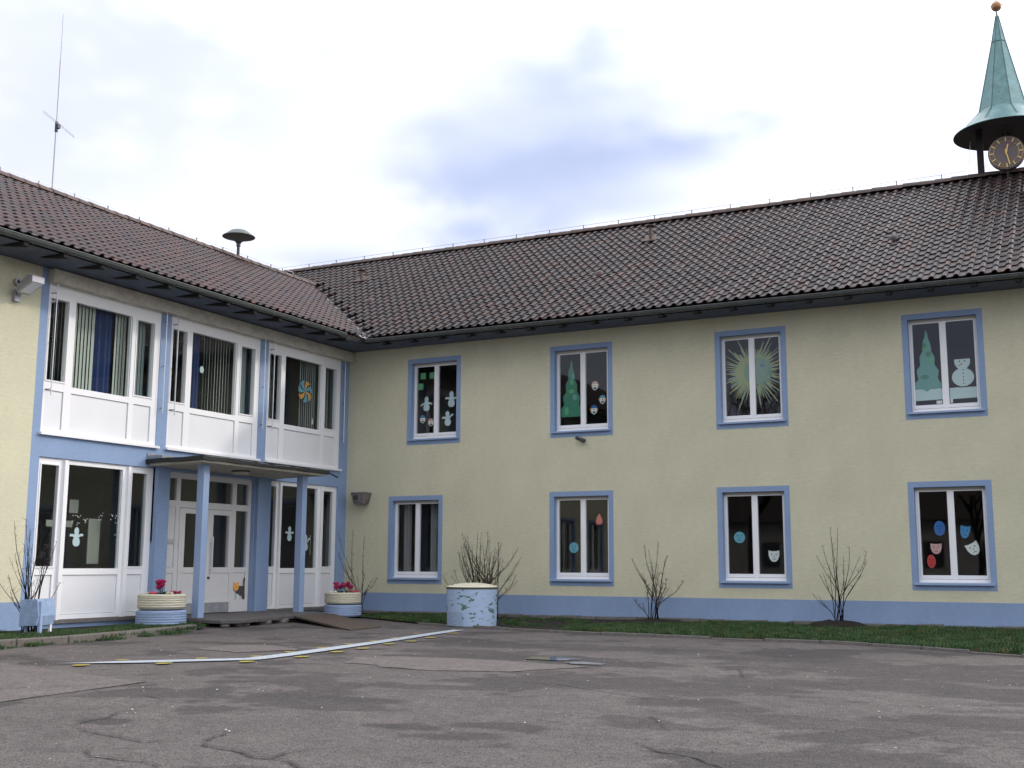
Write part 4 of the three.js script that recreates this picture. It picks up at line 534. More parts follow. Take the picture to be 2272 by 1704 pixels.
// ---------------------------------------------------------------- lamps and fittings
{
  const f = thing('floodlight', 'large metal floodlight on a wall arm at the upper left', 'lamp', [0, 6.12, 10.66]); std('lampGrey', [0.36, 0.36, 0.40], 0.45, { metalness: 0.25 });
  mesh('bracket', box(0.0, 0.09, -0.10, 0.10, -0.06, 0.06), M.lampGrey, f); mesh('arm', rod([0.06, 0.0, 0], [0.26, 0.10, -0.0], 0.028, 10), M.lampGrey, f);
  mesh('housing', (() => { const s = new THREE.Shape([[0, -0.07], [0.40, -0.07], [0.44, 0.02], [0.34, 0.09], [0.02, 0.03]].map(([x, y]) => new THREE.Vector2(x, y))); const g = new THREE.ExtrudeGeometry(s, { depth: 0.26, bevelEnabled: true, bevelSize: 0.012, bevelThickness: 0.012, bevelSegments: 2 }); g.translate(0, 0, -0.13); g.rotateZ(0.42); g.translate(0.2, 0.1, 0); return metric(g); })(), M.lampGrey, f);
  mesh('lens', (() => { const g = box(0.04, 0.38, -0.088, -0.076, -0.11, 0.11); g.rotateZ(0.42); g.translate(0.2, 0.1, 0); return g; })(), M.steel, f);
  const s = thing('sensor', 'small round grey sensor above the floodlight bracket', 'sensor', [0.0, 6.39, 10.66]); mesh('body', new THREE.CylinderGeometry(0.065, 0.07, 0.09, 16).rotateZ(Math.PI / 2).translate(0.035, 0, 0), M.lampGrey, s); mesh('eye', new THREE.SphereGeometry(0.035, 12, 8).translate(0.068, 0, 0), M.darkSteel, s);
}
{
  const w = thing('wall_lamp', 'grey box lamp on the yellow wall near the building corner', 'lamp', [0.59, 2.92, 0]); std('lampStone', [0.20, 0.18, 0.18], 0.7);
  mesh('housing', (() => { const g = new THREE.CylinderGeometry(0.285, 0.21, 0.26, 4, 1); g.rotateY(Math.PI / 4); const p = g.attributes.position; for (let i = 0; i < p.count; i++) p.setZ(i, p.getZ(i) * 0.85 + 0.175); g.computeVertexNormals(); return metric(g.toNonIndexed()); })(), M.lampStone, w);
  mesh('cap', new RoundedBoxGeometry(0.43, 0.035, 0.35, 1, 0.012).translate(0, 0.147, 0.175), M.lampStone, w);
  mesh('window', [box(-0.13, 0.03, -0.05, 0.08, 0.335, 0.352)], M.darkSteel, w); mesh('trim', [box(-0.15, -0.13, -0.06, 0.09, 0.335, 0.36), box(0.03, 0.05, -0.06, 0.09, 0.335, 0.36), box(-0.13, 0.03, 0.08, 0.1, 0.335, 0.36), box(-0.13, 0.03, -0.07, -0.05, 0.335, 0.36)], M.lampStone, w);
  const c = thing('security_camera', 'small dark camera under the sill of an upper window', 'camera', [6.74, 4.2, 0]); mesh('mount', rod([0, 0.02, 0], [0, 0.0, 0.09], 0.016), M.darkSteel, c); mesh('body', rod([-0.11, 0.03, 0.10], [0.10, -0.055, 0.12], 0.042, 12), M.darkSteel, c); mesh('lens_hood', rod([0.07, -0.045, 0.118], [0.12, -0.065, 0.122], 0.05, 12), M.darkSteel, c);
}
// ---------------------------------------------------------------- clock turret, siren, antenna on the roofs
{
  const ax = 15.97, t = thing('clock_turret', 'green copper clock turret with flared round brim on the roof ridge', 'turret', [ax, YRR - 0.3, ZR]), y0 = YRR - 0.3;
  const octo = (list, n) => { const pos = [], idx = []; list.forEach(([r, y]) => { for (let k = 0; k < n; k++) { const a = (k + 0.5) / n * TAU; pos.push(Math.cos(a) * r, y - y0, Math.sin(a) * r); } }); for (let i = 0; i < list.length - 1; i++) for (let k = 0; k < n; k++) { const a = i * n + k, b = i * n + (k + 1) % n; idx.push(a, a + n, b, b, a + n, b + n); } let g = new THREE.BufferGeometry(); g.setAttribute('position', new THREE.Float32BufferAttribute(pos, 3)); g.setIndex(idx); g = g.toNonIndexed(); g.computeVertexNormals(); return metric(g); };
  M.copper.side = THREE.DoubleSide; std('copperSeam', [0.07, 0.15, 0.15], 0.8); M.spireDark.side = THREE.DoubleSide;
  mesh('spire', octo([[0.62, 13.05], [0.185, 15.0], [0.035, 15.76]], 8), M.copper, t);
  const seams = []; for (let k = 0; k < 8; k++) { const a = (k + 0.5) / 8 * TAU, P3 = (r, y) => [Math.cos(a) * (r + 0.004), y - y0, Math.sin(a) * (r + 0.004)]; seams.push(rod(P3(0.62, 13.05), P3(0.185, 15.0), 0.010, 5), rod(P3(0.185, 15.0), P3(0.035, 15.76), 0.008, 5), rod(P3(0.62, 13.06), P3(1.0, 12.66), 0.009, 5)); } seams.forEach((g) => mesh('seam', g, M.copperSeam, t));
  mesh('seam', octo([[0.194, 14.99], [0.194, 15.015]], 8), M.copperSeam, t);
  mesh('brim', new THREE.LatheGeometry([[0.60, 13.08], [0.72, 12.93], [0.95, 12.69], [1.26, 12.49], [1.265, 12.47]].map(([r, y]) => new THREE.Vector2(r, y - y0)), 64), M.copper, t);
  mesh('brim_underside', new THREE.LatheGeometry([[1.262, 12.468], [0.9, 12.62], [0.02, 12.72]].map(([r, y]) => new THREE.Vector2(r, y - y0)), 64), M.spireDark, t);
  mesh('finial', [new THREE.CylinderGeometry(0.022, 0.035, 0.2, 10).translate(0, 15.83 - y0, 0), new THREE.CylinderGeometry(0.008, 0.012, 0.9, 8).translate(0, 16.5 - y0, 0)], M.copper, t); mesh('ball', [new THREE.SphereGeometry(0.135, 24, 16).translate(0, 16.04 - y0, 0), new THREE.TorusGeometry(0.137, 0.008, 6, 28).rotateX(Math.PI / 2).translate(0, 16.05 - y0, 0)], M.brass, t);
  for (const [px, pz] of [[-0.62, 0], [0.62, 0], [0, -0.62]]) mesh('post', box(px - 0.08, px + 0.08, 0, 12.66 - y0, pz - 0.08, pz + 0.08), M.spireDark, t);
  const c = thing('clock', 'round brown clock with gilt hands and hour marks under the turret brim', 'clock', [16.01, 11.78, ZR + 0.55]); c.scale.set(0.9, 0.9, 0.9);
  mesh('case', [new THREE.CylinderGeometry(0.49, 0.49, 0.2, 48).rotateX(Math.PI / 2).translate(0, 0, -0.12)], M.clockBrown, c); mesh('face', new THREE.CylinderGeometry(0.46, 0.46, 0.02, 48).rotateX(Math.PI / 2).translate(0, 0, -0.012), M.clockBrown, c);
  for (const r of [0.445, 0.335]) mesh('ring', new THREE.TorusGeometry(r, 0.006, 5, 60).translate(0, 0, 0.003), M.gold, c);
  for (let k = 0; k < 12; k++) { const g = new THREE.BoxGeometry(0.028, 0.11, 0.012); g.translate(0, 0.39, 0.004); g.rotateZ(-k * TAU / 12); mesh('hour_mark', g, M.gold, c); }
  mesh('hour_hand', (() => { const g = new THREE.BoxGeometry(0.035, 0.30, 0.01); g.translate(0, 0.09, 0.02); g.rotateZ(-(12 + 28 / 60) * TAU / 12); return g; })(), M.gold, c); mesh('minute_hand', (() => { const g = new THREE.BoxGeometry(0.028, 0.48, 0.01); g.translate(0, 0.15, 0.032); g.rotateZ(-28 * TAU / 60); return g; })(), M.gold, c); mesh('hub', new THREE.CylinderGeometry(0.03, 0.03, 0.03, 12).rotateX(Math.PI / 2).translate(0, 0, 0.03), M.gold, c);
  mesh('hanger', box(-0.03, 0.03, 0.45, 0.75, -0.16, -0.08), M.spireDark, c); mesh('stay', box(-0.025, 0.025, -0.78, -0.47, -0.16, -0.09), M.spireDark, c);
  const s = thing('siren', 'grey mushroom-shaped siren on a mast above the left roof ridge', 'siren', [XL, YRL - 0.1, -0.97]); std('sirenGrey', [0.11, 0.125, 0.12], 0.5, { side: THREE.DoubleSide });
  mesh('mast', new THREE.CylinderGeometry(0.045, 0.045, 0.75, 14).translate(0, 0.35, 0), M.darkSteel, s); mesh('collar', [new THREE.CylinderGeometry(0.065, 0.065, 0.05, 14).translate(0, 0.56, 0), new THREE.CylinderGeometry(0.13, 0.07, 0.12, 18).translate(0, 0.68, 0)], M.darkSteel, s);
  const b = YRL - 0.1; mesh('hood', new THREE.LatheGeometry([[0, 11.26], [0.18, 11.245], [0.34, 11.20], [0.48, 11.115], [0.56, 11.05], [0.70, 10.97], [0.715, 10.95], [0.70, 10.935], [0.5, 10.90], [0.28, 10.82], [0.1, 10.72]].map(([r, y]) => new THREE.Vector2(r * 0.68, 10.72 + (y - 10.72) * 0.74 - b)), 48), M.sirenGrey, s);
  const a = thing('antenna', 'thin tall antenna mast with folded dipole on the left roof', 'antenna', [XL, YRL - 0.1, 5.89]); std('antGrey', [0.42, 0.42, 0.45], 0.4, { metalness: 0.4 });
  mesh('mast', rod([0, 0, 0], [0, 1.95, 0], 0.024, 10), M.antGrey, a); mesh('whip', [rod([0, 1.95, 0], [0, 3.6, 0.01], 0.019, 8), rod([0, 3.6, 0.01], [0, 4.82, 0.02], 0.013, 8, 0.010)], M.antGrey, a); mesh('clamp', [new THREE.CylinderGeometry(0.04, 0.04, 0.26, 12).translate(0, 1.86, 0), box(0.0, 0.08, 1.82, 1.92, -0.06, 0.02)], M.darkSteel, a);
  const dip = (k) => [[-0.02, 2.08 + k, 0.40], [0.02, 1.9 + k, -0.1], [0.02, 1.85 + k, -0.46]]; mesh('dipole', [rod([0.05, 2.07, 0.46], [0.05, 1.75, -0.52], 0.007, 6), rod([0.05, 2.11, 0.45], [0.05, 1.79, -0.51], 0.007, 6), rod([0.05, 2.07, 0.46], [0.05, 2.11, 0.45], 0.007, 5), rod([0.05, 1.75, -0.52], [0.05, 1.79, -0.51], 0.007, 5)], M.antGrey, a);
}
//PART4
// ---------------------------------------------------------------- paper decorations behind the panes
function cut(pts, t = 0.002) { const s = new THREE.Shape(pts.map(([x, y]) => new THREE.Vector2(x, y))); const g = new THREE.ExtrudeGeometry(s, { depth: t, bevelEnabled: false }); return g; }
const oval = (cx, cy, rx, ry, n = 20, a0 = 0) => Array.from({ length: n }, (_, i) => { const t = a0 + i / n * TAU; return [cx + Math.cos(t) * rx, cy + Math.sin(t) * ry]; });
function spot(name, label, cat, p, side, tilt = 0, grp) { const t = thing(name, label, cat, p, side === 'L' ? Math.PI / 2 : 0, grp); if (tilt) { t.rotation.order = 'YXZ'; t.rotation.z = tilt; } return t; }
const GZ = -0.172, GX = -0.085;
function snowman(p, side, h, label, tilt, armL = 0, armR = 0) {
  const half = (u) => [[0.13, 0.02], [0.21, 0.1], [0.24, 0.22], [0.22, 0.36], [0.15, 0.46], [0.30, 0.52 + u], [0.42, 0.50 + u * 1.6], [0.46, 0.56 + u * 1.7], [0.40, 0.64 + u * 1.5], [0.28, 0.64 + u], [0.14, 0.62], [0.12, 0.66], [0.155, 0.76], [0.15, 0.86], [0.09, 0.96]];
  const q = [[0, 0], ...half(armR), [0, 1], ...half(armL).reverse().map(([x, y]) => [-x, y])].map(([x, y]) => [x * h, (y - 0.5) * h]);
  const t = spot('paper_snowman', label, 'decoration', p, side, tilt, 'paper snowmen in the windows'); mesh('cutout', cut(q), P.ice, t); return t;
}
snowman([2.31, 5.33, GZ], 'R', 0.38, 'paper snowman above two clown faces in the upper window nearest the corner', 0, -0.1, -0.05);
snowman([3.05, 5.41, GZ], 'R', 0.41, 'paper snowman in the right sash, higher of the two there', 0, 0, -0.02);
snowman([2.945, 4.92, GZ], 'R', 0.38, 'paper snowman with raised arm in the right sash, lower of the two there', 0.05, 0, 0.1);
snowman([GX, 1.755, 8.79], 'L', 0.37, 'paper snowman in the big lower pane left of the entrance', 0, 0, 0.02); snowman([GX, 1.98, 2.21], 'L', 0.36, 'paper snowman in the lower pane between door and second post', 0); snowman([GX, 1.775, 1.56], 'L', 0.4, 'paper snowman half hidden behind the right canopy post', 0, 0, 0.12);
[[2.20, 6.06, 'left of the two upper green paper squares near the corner'], [2.47, 6.06, 'right of the two upper green paper squares near the corner'], [2.13, 5.79, 'lowest green paper square in the upper window near the corner']].forEach(([x, y, l]) => tag(Object.assign(mesh('paper_square', cut([[-0.075, -0.08], [0.075, -0.08], [0.075, 0.08], [-0.075, 0.08]].map(([a, b]) => [a + x, b + y])).translate(0, 0, GZ), P.green), {}), l, 'decoration', 'green paper squares'));
function clown(x, y, h, capMat, label, tilt = 0) {
  const t = spot('paper_clown', label, 'decoration', [x, y, GZ], 'R', tilt, 'paper clown faces'); mesh('face', cut([[-0.45, 0.1], [-0.36, -0.05], [-0.28, -0.3], [0, -0.5], [0.28, -0.3], [0.36, -0.05], [0.45, 0.1], [0.3, 0.2], [-0.3, 0.2]].map(([a, b]) => [a * h, b * h])), P.white, t); mesh('cap', cut([[-0.34, 0.18], [0.34, 0.18], [0.27, 0.4], [0, 0.5], [-0.27, 0.4]].map(([a, b]) => [a * h, b * h])).translate(0, 0, 0.003), capMat, t); mesh('hair', [cut(oval(-0.36 * h, 0.05 * h, 0.1 * h, 0.1 * h)), cut(oval(0.36 * h, 0.05 * h, 0.1 * h, 0.1 * h))].map((g) => g.translate(0, 0, 0.0025)), P.orange, t); mesh('nose', cut(oval(0, 0, 0.07 * h, 0.07 * h)).translate(0, 0, 0.003), P.red, t); mesh('mouth', cut([[-0.17, -0.18], [0.17, -0.18], [0.1, -0.34], [0, -0.38], [-0.1, -0.34]].map(([a, b]) => [a * h, b * h])).translate(0, 0, 0.003), P.black, t);
}
clown(2.205, 4.935, 0.21, P.blue, 'left paper clown face with blue cap in the upper window near the corner'); clown(2.45, 4.845, 0.21, P.pink, 'paper clown face with pink cap beside the blue-capped one near the corner'); clown(7.01, 5.485, 0.23, P.pink, 'topmost of the three paper clown faces, pink cap'); clown(7.20, 5.14, 0.22, P.teal, 'rightmost of the three paper clown faces, teal cap'); clown(6.98, 4.905, 0.23, P.navy, 'lowest of the three paper clown faces, dark blue cap');
function fir(x0, x1, y0, y1, label, pale) {
  const t = spot('paper_fir', label, 'decoration', [(x0 + x1) / 2, y0, GZ - 0.006], 'R'), w = (x1 - x0) / 2, h = y1 - y0; const L = [], R = []; const N = 14; for (let i = 0; i <= N; i++) { const u = i / N, k = (1 - u) * (0.78 + 0.34 * ((i % 3) / 2)) ; R.push([w * Math.min(1, k * 1.15 + 0.02), h * (u - (i % 3 === 2 ? 0.03 : 0))]); L.push([-w * Math.min(1, k * 1.12 + 0.02), h * (u - (i % 3 === 1 ? 0.03 : 0))]); }
  mesh('tree', cut([...R, ...L.reverse()]), pale ? P.firPale : P.fir, t); for (let i = 0; i < 9; i++) { const u = rr(0.05, 0.75), g = cut(oval(rr(-1, 1) * w * (1 - u) * 0.6, h * u, w * rr(0.15, 0.4) * (1 - u * 0.6), h * rr(0.03, 0.07), 9)); mesh('paint_patch', g.translate(0, 0, 0.003 + i * 0.0004), [P.fir, P.firPale, P.green][i % 3], t); }
}
fir(6.12, 6.66, 4.77, 6.18, 'green paper fir tree in the left sash of an upper window', false); fir(14.29, 14.82, 4.84, 6.18, 'blue-green paper fir tree in the rightmost upper window', true);
{ // painted sun across both sashes
  const t = spot('painted_sun', 'big painted sun with rays across both panes of an upper window', 'decoration', [10.86, 5.55, GZ], 'R'); const rim = (x, y) => x > -0.65 && x < 0.62 && y > -0.96 && y < 0.77;
  mesh('disc', cut(oval(0.1, 0.0, 0.33, 0.30, 32)), P.sunG, t); mesh('crescent', cut([...oval(-0.12, 0.0, 0.28, 0.33, 24)]).translate(0, 0, -0.003), P.sunY, t);
  for (let i = 0; i < 84; i++) { const a = i / 84 * TAU + rr(-0.04, 0.04), r0 = 0.30 + rr(-0.02, 0.04), c = [Math.cos(a), Math.sin(a)]; let r1 = rr(0.46, 0.95); while (r1 > 0.42 && !rim(c[0] * r1, c[1] * r1)) r1 -= 0.03; const w = rr(0.012, 0.034), n = [-c[1], c[0]]; if (r1 <= r0 + 0.05) continue; mesh('ray', cut([[c[0] * r0 + n[0] * w, c[1] * r0 + n[1] * w], [c[0] * r0 - n[0] * w, c[1] * r0 - n[1] * w], [c[0] * r1 - n[0] * w * 0.3, c[1] * r1 - n[1] * w * 0.3], [c[0] * r1 + n[0] * w * 0.3, c[1] * r1 + n[1] * w * 0.3]]).translate(0, 0, -0.006 - 0.0003 * (i % 7)), [P.sunY, P.sunG, P.sunO, P.sunY][i % 4], t); }
  for (const x of [-0.06, 0.2]) mesh('eye', cut(oval(x, 0.12, 0.05, 0.022)).translate(0, 0, 0.003), P.navy, t);
}
{
  const t = spot('paper_snowman', 'big paper snowman with carrot nose in the rightmost upper window', 'decoration', [15.24, 4.92, GZ], 'R', 0, 'paper snowmen in the windows'); const body = []; for (let i = 0; i <= 30; i++) { const a = -0.42 * Math.PI + i / 30 * 0.86 * Math.PI; body.push([0.215 * Math.cos(a), 0.19 + 0.19 * Math.sin(a)]); }
  const right = [[0.06, 0.0], ...body.filter(([x, y]) => x > 0.07), [0.11, 0.40], [0.15, 0.47], [0.155, 0.57]]; mesh('cutout', cut([...right, ...right.slice().reverse().map(([x, y]) => [-x, y])]), P.snow, t);
  mesh('nose', cut([[0.0, 0.49], [0.01, 0.46], [-0.11, 0.42]]).translate(0, 0, 0.003), P.coral, t); for (const x of [-0.05, 0.05]) mesh('eye', cut(oval(x, 0.525, 0.015, 0.015, 10)).translate(0, 0, 0.003), P.black, t); for (let i = 0; i < 5; i++) mesh('button', cut(oval(0.01, 0.06 + i * 0.07, 0.012, 0.012, 10)).translate(0, 0, 0.003), P.black, t);
  for (const [x0, x1, l] of [[14.27, 14.83, 'strip of paper snow under the paper fir in the rightmost upper window'], [14.97, 15.52, 'strip of paper snow under the big paper snowman']]) { const q = [[x0, 4.665], [x1, 4.675]]; for (let i = 12; i >= 0; i--) q.push([x0 + (x1 - x0) * i / 12, 4.90 + 0.02 * perlin.noise(i * 0.9, x0, 2)]); tag(mesh('paper_snow', cut(q).translate(0, 0, GZ - 0.004), P.snow), l, 'decoration', 'paper snow strips'); }
  tag(mesh('paper_note', cut([[14.70, 4.585], [14.81, 4.585], [14.81, 4.65], [14.70, 4.65]]).translate(0, 0, GZ), P.white), 'white paper note at the foot of the left pane below the fir', 'note'); tag(mesh('paper_note', cut([[14.975, 4.59], [15.02, 4.59], [15.02, 4.68], [14.975, 4.68]]).translate(0, 0, GZ + 0.004), P.white), 'narrow white paper note at the foot of the pane below the big snowman', 'note');
}
function mask(x, y, w, h, mat, label, kind, tilt = 0) {
  const t = spot('paper_mask', label, 'decoration', [x, y, GZ], 'R', tilt, 'paper masks in the lower windows'); const q = kind === 'round' ? oval(0, 0, w / 2, h / 2, 24) : [[-0.5, 0.46], [-0.2, 0.40], [0.2, 0.40], [0.5, 0.46], [0.48, 0.0], [0.36, -0.3], [0.15, -0.48], [-0.15, -0.48], [-0.36, -0.3], [-0.48, 0.0]].map(([a, b]) => [a * w, b * h]);
  mesh('cutout', cut(q), mat, t); const ink = mat === P.navy || mat === P.blue ? P.black : P.black; for (const s of [-1, 1]) mesh('eye', cut(oval(s * 0.2 * w, 0.14 * h, 0.06 * w, 0.045 * h, 10)).translate(0, 0, 0.003), ink, t); mesh('nose', cut(oval(0, -0.04 * h, 0.035 * w, 0.05 * h, 10)).translate(0, 0, 0.003), ink, t); mesh('mouth', cut([[-0.16, -0.27], [0, -0.2], [0.16, -0.27], [0.12, -0.29], [0, -0.24], [-0.12, -0.29]].map(([a, b]) => [a * w, b * h])).translate(0, 0, 0.003), ink, t); return t;
}
mask(6.44, 1.655, 0.24, 0.25, P.cyan, 'round pale blue paper mask in the second lower window from the corner', 'round'); mask(10.44, 1.865, 0.25, 0.25, P.cyan, 'round cyan paper mask in the third lower window from the corner', 'round'); mask(11.195, 1.46, 0.24, 0.26, P.white, 'upright white paper mask in the third lower window from the corner', 'shield'); mask(14.625, 2.02, 0.22, 0.30, P.navy, 'dark blue paper mask at the top of the rightmost lower window', 'round'); mask(15.11, 1.945, 0.19, 0.27, P.blue, 'blue paper mask in the right sash of the rightmost lower window', 'shield', -0.15); mask(14.54, 1.61, 0.22, 0.23, P.pink, 'pink paper mask in the left sash of the rightmost lower window', 'shield'); mask(15.25, 1.605, 0.25, 0.27, P.white, 'tilted white paper mask in the rightmost lower window', 'shield', 0.45); mask(14.435, 1.35, 0.17, 0.27, P.red, 'small red paper mask low in the rightmost lower window', 'round');
tag(mesh('paper_drop', cut([[0, 0.14], [0.05, 0.06], [0.09, -0.06], [0.06, -0.12], [-0.06, -0.12], [-0.09, -0.06], [-0.05, 0.06]].map(([a, b]) => [a + 7.09, b + 2.31])).translate(0, 0, GZ), P.coral), 'coral red paper drop in the second lower window from the corner', 'decoration');
{ const t = spot('paper_pinwheel', 'blue and orange paper pinwheel in the upper bay next to the corner', 'decoration', [GX, 5.55, 1.77], 'L'); for (let i = 0; i < 7; i++) { const a = i / 7 * TAU, g = cut([[0, 0], [0.17, 0.03], [0.29, -0.03], [0.27, 0.07], [0.22, 0.15], [0.1, 0.1]]); g.rotateZ(a); g.translate(0, 0, 0.0004 * i); mesh('blade', g, [P.teal, P.orange, P.teal, P.teal, P.orange, P.teal, P.orange][i], t); } }
tag(mesh('paper_disc', cut(oval(0, 0, 0.065, 0.08)).rotateY(Math.PI / 2).translate(GX, 5.53, 5.53), P.snow), 'small pale round disc in the middle upper bay', 'decoration'); tag(mesh('paper_note', cut([[-0.03, -0.08], [0.03, -0.08], [0.02, 0.08], [-0.02, 0.06]]).rotateY(Math.PI / 2).translate(GX, 4.83, 1.44), P.white), 'small white note low in the upper bay next to the corner', 'note');
{ const t = spot('paper_stars', 'scattered small white paper stars in the big lower pane left of the entrance', 'decoration', [GX, 0, 0], 'L'); const list = []; for (let i = 0; i < 16; i++) list.push([rr(-8.92, -8.5), rr(1.98, 2.2)]); for (let i = 0; i < 13; i++) list.push([rr(-8.3, -7.78), rr(2.1, 2.24)]); for (let i = 0; i < 5; i++) list.push([rr(-7.84, -7.74), rr(1.7, 2.1)]); for (const [x, y] of list) mesh('star', cut(oval(x, y, 0.011, 0.011, 5)), P.white, t);
  const u = spot('paper_stars', 'vertical line of small white paper marks in the lower pane behind the right post', 'decoration', [GX, 0, 0], 'L'); for (let i = 0; i < 9; i++) mesh('star', cut(oval(-1.37 + rr(-0.01, 0.01), 1.5 + i * 0.055, 0.012, 0.02, 6)), P.snow, u); }
{ const t = thing('painted_cat', 'wooden dark cat with orange head fixed to the panel right of the door', 'decoration', [-0.098, 0.45, 3.95], Math.PI / 2); mesh('body', cut([[-0.13, 0.30], [0.17, 0.30], [0.18, 0.0], [0.11, 0.0], [0.09, 0.09], [-0.02, 0.09], [-0.05, 0.12], [-0.11, 0.12]], 0.006), P.cat, t); mesh('leg', cut([[-0.12, 0.12], [-0.05, 0.12], [-0.02, 0.1], [-0.04, 0.0], [-0.11, 0.0]], 0.006), P.snow, t); mesh('head', cut([...oval(-0.13, 0.28, 0.09, 0.085, 20)], 0.010), P.orange, t); mesh('ear', cut([[-0.21, 0.32], [-0.22, 0.40], [-0.16, 0.36]], 0.008), P.orange, t); mesh('ear', cut([[-0.1, 0.36], [-0.05, 0.40], [-0.05, 0.33]], 0.008), P.orange, t); mesh('tail', cut([[0.13, 0.3], [0.16, 0.3], [0.17, 0.46], [0.15, 0.50], [0.12, 0.44]], 0.005), P.cat, t); mesh('nose', cut(oval(-0.13, 0.275, 0.015, 0.012, 8), 0.012), P.cat, t); }
// ---------------------------------------------------------------- blinds and curtains inside the upper bays
std('slat', [0.50, 0.54, 0.48], 0.85); std('slatDark', [0.26, 0.31, 0.30], 0.85); std('curtainBlue', [0.03, 0.055, 0.16], 0.9, { side: THREE.DoubleSide });
function blind(label, zA, zB, n, mat, ang, x = -0.24, y0 = 4.45, y1 = 6.45) { const b = thing('vertical_blind', label, 'blind', [x, y0, (zA + zB) / 2]); mesh('rail', box(-0.02, 0.02, y1 - y0, y1 - y0 + 0.04, (zA - zB) / 2, (zB - zA) / 2), M.white, b); for (let i = 0; i < n; i++) { const g = box(-0.002, 0.002, 0, y1 - y0, -0.043, 0.043), m = mesh('slat', g, mat, b); m.position.z = (zA - zB) / 2 - (i + 0.5) * (zA - zB) / n; m.rotation.y = ang + rr(-0.12, 0.12); } }
function curtain(label, x, z, w, y0, y1, mat, turn = 0) { const t = thing('curtain', label, 'curtain', [x, y0, z], turn), g = new THREE.PlaneGeometry(w, y1 - y0, 60, 4), p = g.attributes.position; for (let i = 0; i < p.count; i++) p.setZ(i, 0.035 * Math.sin(p.getX(i) * 42) + 0.02 * Math.sin(p.getX(i) * 17 + 1)); g.translate(0, (y1 - y0) / 2, 0); g.computeVertexNormals(); mesh('cloth', g, mat, t); }
blind('vertical blind slats behind the narrow left pane of the leftmost upper bay', 9.76, 9.30, 5, M.slat, 0.7); blind('open vertical blind slats at the left of the large pane, leftmost upper bay', 9.12, 8.50, 7, M.slat, 0.25); blind('vertical blind slats at the right of the large pane, leftmost upper bay', 7.98, 7.66, 4, M.slat, 0.35); blind('vertical blind slats behind the narrow right pane, leftmost upper bay', 7.55, 7.12, 5, M.slatDark, 0.3);
blind('row of turned vertical blind slats in the large pane, middle upper bay', 5.36, 4.42, 10, M.slat, 0.75); blind('vertical blind slats behind the narrow right pane, middle upper bay', 4.28, 3.86, 5, M.slatDark, 0.1); blind('single vertical blind group behind the narrow left pane, middle upper bay', 6.25, 6.1, 1, M.slat, 0.6); blind('vertical blind slats in the large pane, upper bay next to the corner', 1.82, 1.14, 8, M.slatDark, 0.35); blind('vertical blind slats behind the narrow left pane, upper bay next to the corner', 3.25, 2.84, 5, M.slatDark, 1.0); blind('vertical blind slats behind the narrow right pane, upper bay next to the corner', 1.0, 0.58, 5, M.slatDark, 0.3);
curtain('dark blue curtain between the blind slats, leftmost upper bay', -0.30, 8.22, 0.56, 4.4, 6.5, M.curtainBlue, Math.PI / 2); curtain('dark blue curtain at the left of the large pane, middle upper bay', -0.30, 5.62, 0.56, 4.4, 6.5, M.curtainBlue, Math.PI / 2); std('curtainGrey', [0.26, 0.26, 0.27], 0.9, { side: THREE.DoubleSide }); curtain('grey curtain behind the lower window nearest the corner', 1.66, -0.42, 0.2, 0.7, 2.9, M.curtainGrey); curtain('thin grey curtain in the right sash of the lower window nearest the corner', 2.45, -0.46, 0.26, 0.7, 2.9, M.curtainGrey);
// papers and boards inside the lower left bay
tag(mesh('notice_board', box(-0.62, -0.60, 1.24, 2.14, 7.72, 8.02), P.board), 'tall pale poster hanging inside the big lower left pane', 'poster'); tag(mesh('paper_sheet', box(-0.82, -0.81, 1.96, 2.09, 8.25, 8.9), P.board), 'wide white sheet inside the narrow lower left pane', 'paper'); tag(mesh('paper_sheet', box(-0.9, -0.89, 2.25, 2.52, 8.05, 8.28), P.board), 'square white sheet inside the lower left bay near the mullion', 'paper');
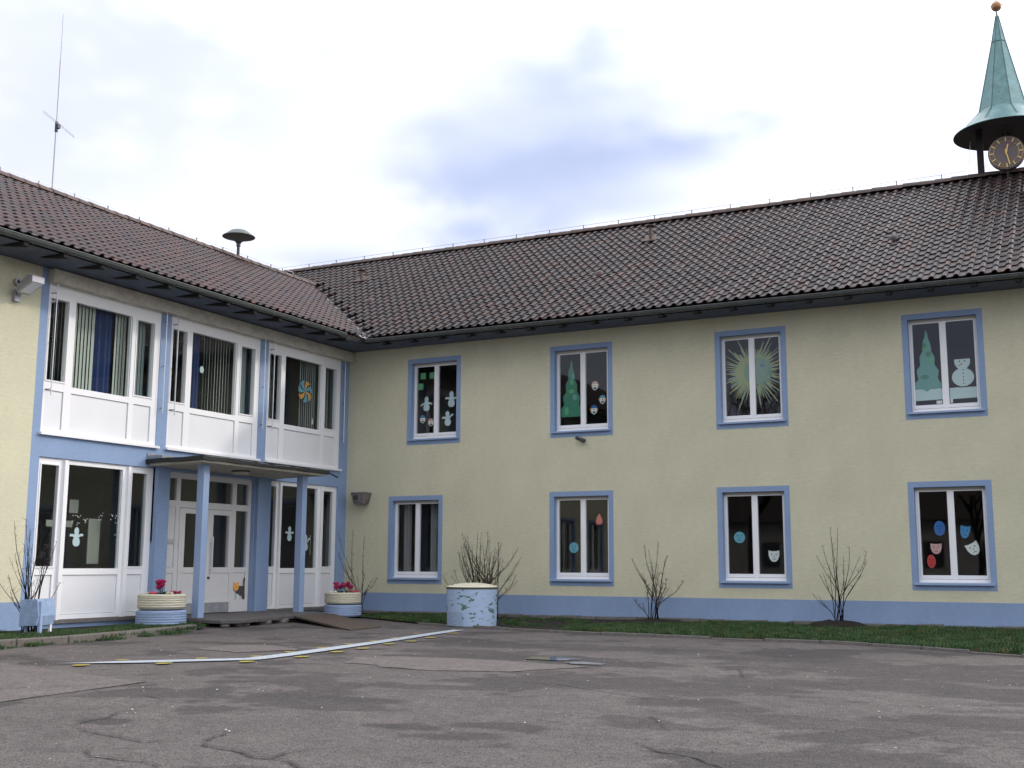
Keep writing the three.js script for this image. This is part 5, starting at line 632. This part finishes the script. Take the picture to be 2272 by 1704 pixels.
// ---------------------------------------------------------------- what the panes mirror: trees and a house across the yard
function bareTree(label, x, z, h) {
  const t = thing('bare_tree', label, 'tree', [x, -0.03, z]), limbs = [], fine = [];
  const grow = (p, d, L, r, lev) => { const q = p.clone().addScaledVector(d, L), m = p.clone().lerp(q, 0.5).add(new THREE.Vector3(rr(-1, 1), rr(-0.3, 0.5), rr(-1, 1)).multiplyScalar(L * 0.06)); (lev < 3 ? limbs : fine).push(lev < 3 ? taper([p.toArray(), m.toArray(), q.toArray()], r, r * 0.66, 6) : rod(p.toArray(), q.toArray(), r, 4, r * 0.6)); if (lev >= 6) return; const n = lev === 0 ? 4 : rnd() < 0.5 ? 3 : 2; for (let i = 0; i < n; i++) { const nd = d.clone().add(new THREE.Vector3(rr(-1, 1), rr(-0.1, 0.55), rr(-1, 1)).multiplyScalar(0.75)).normalize(); grow(q, nd, L * rr(0.62, 0.84), r * 0.62, lev + 1); } };
  grow(new THREE.Vector3(0, 0, 0), new THREE.Vector3(0, 1, 0), h * 0.24, h * 0.018, 0); mesh('trunk', limbs, M.bark, t); mesh('crown', fine, M.bark, t);
}
bareTree('bare tree across the yard mirrored in the upper window with the painted sun', -3.2, 50, 17); bareTree('bare tree across the yard mirrored in the rightmost lower window', 11, 46, 11); bareTree('bare tree across the yard mirrored in the third lower window', 1, 52, 12);
{
  const h = thing('house', 'pale house with dark roof across the yard mirrored in the lower panes', 'building', [4, -0.03, 60]); std('houseWall', [0.34, 0.32, 0.29], 0.9); std('houseRoof', [0.05, 0.035, 0.03], 0.8); std('houseWindow', [0.02, 0.02, 0.025], 0.2);
  mesh('wall', box(-13, 13, 0, 4.6, -4.5, 4.5), M.houseWall, h); mesh('roof', (() => { const s = new THREE.Shape([[-5.4, 4.3], [5.4, 4.3], [0, 8.6]].map(([x, y]) => new THREE.Vector2(x, y))), g = new THREE.ExtrudeGeometry(s, { depth: 27, bevelEnabled: false }); g.rotateY(Math.PI / 2); g.translate(-13.5, 0, 0); return metric(g); })(), M.houseRoof, h); for (let i = 0; i < 7; i++) mesh('window', box(-11.6 + i * 3.6, -10.4 + i * 3.6, 1.2, 2.9, -4.56, -4.5), M.houseWindow, h); mesh('door', box(7.2, 8.2, 0, 2.2, -4.57, -4.5), M.houseWindow, h);
}
//END
scene.traverse((o) => { if (o.isMesh) { o.castShadow = true; o.receiveShadow = true; } });
renderer.render(scene, camera);
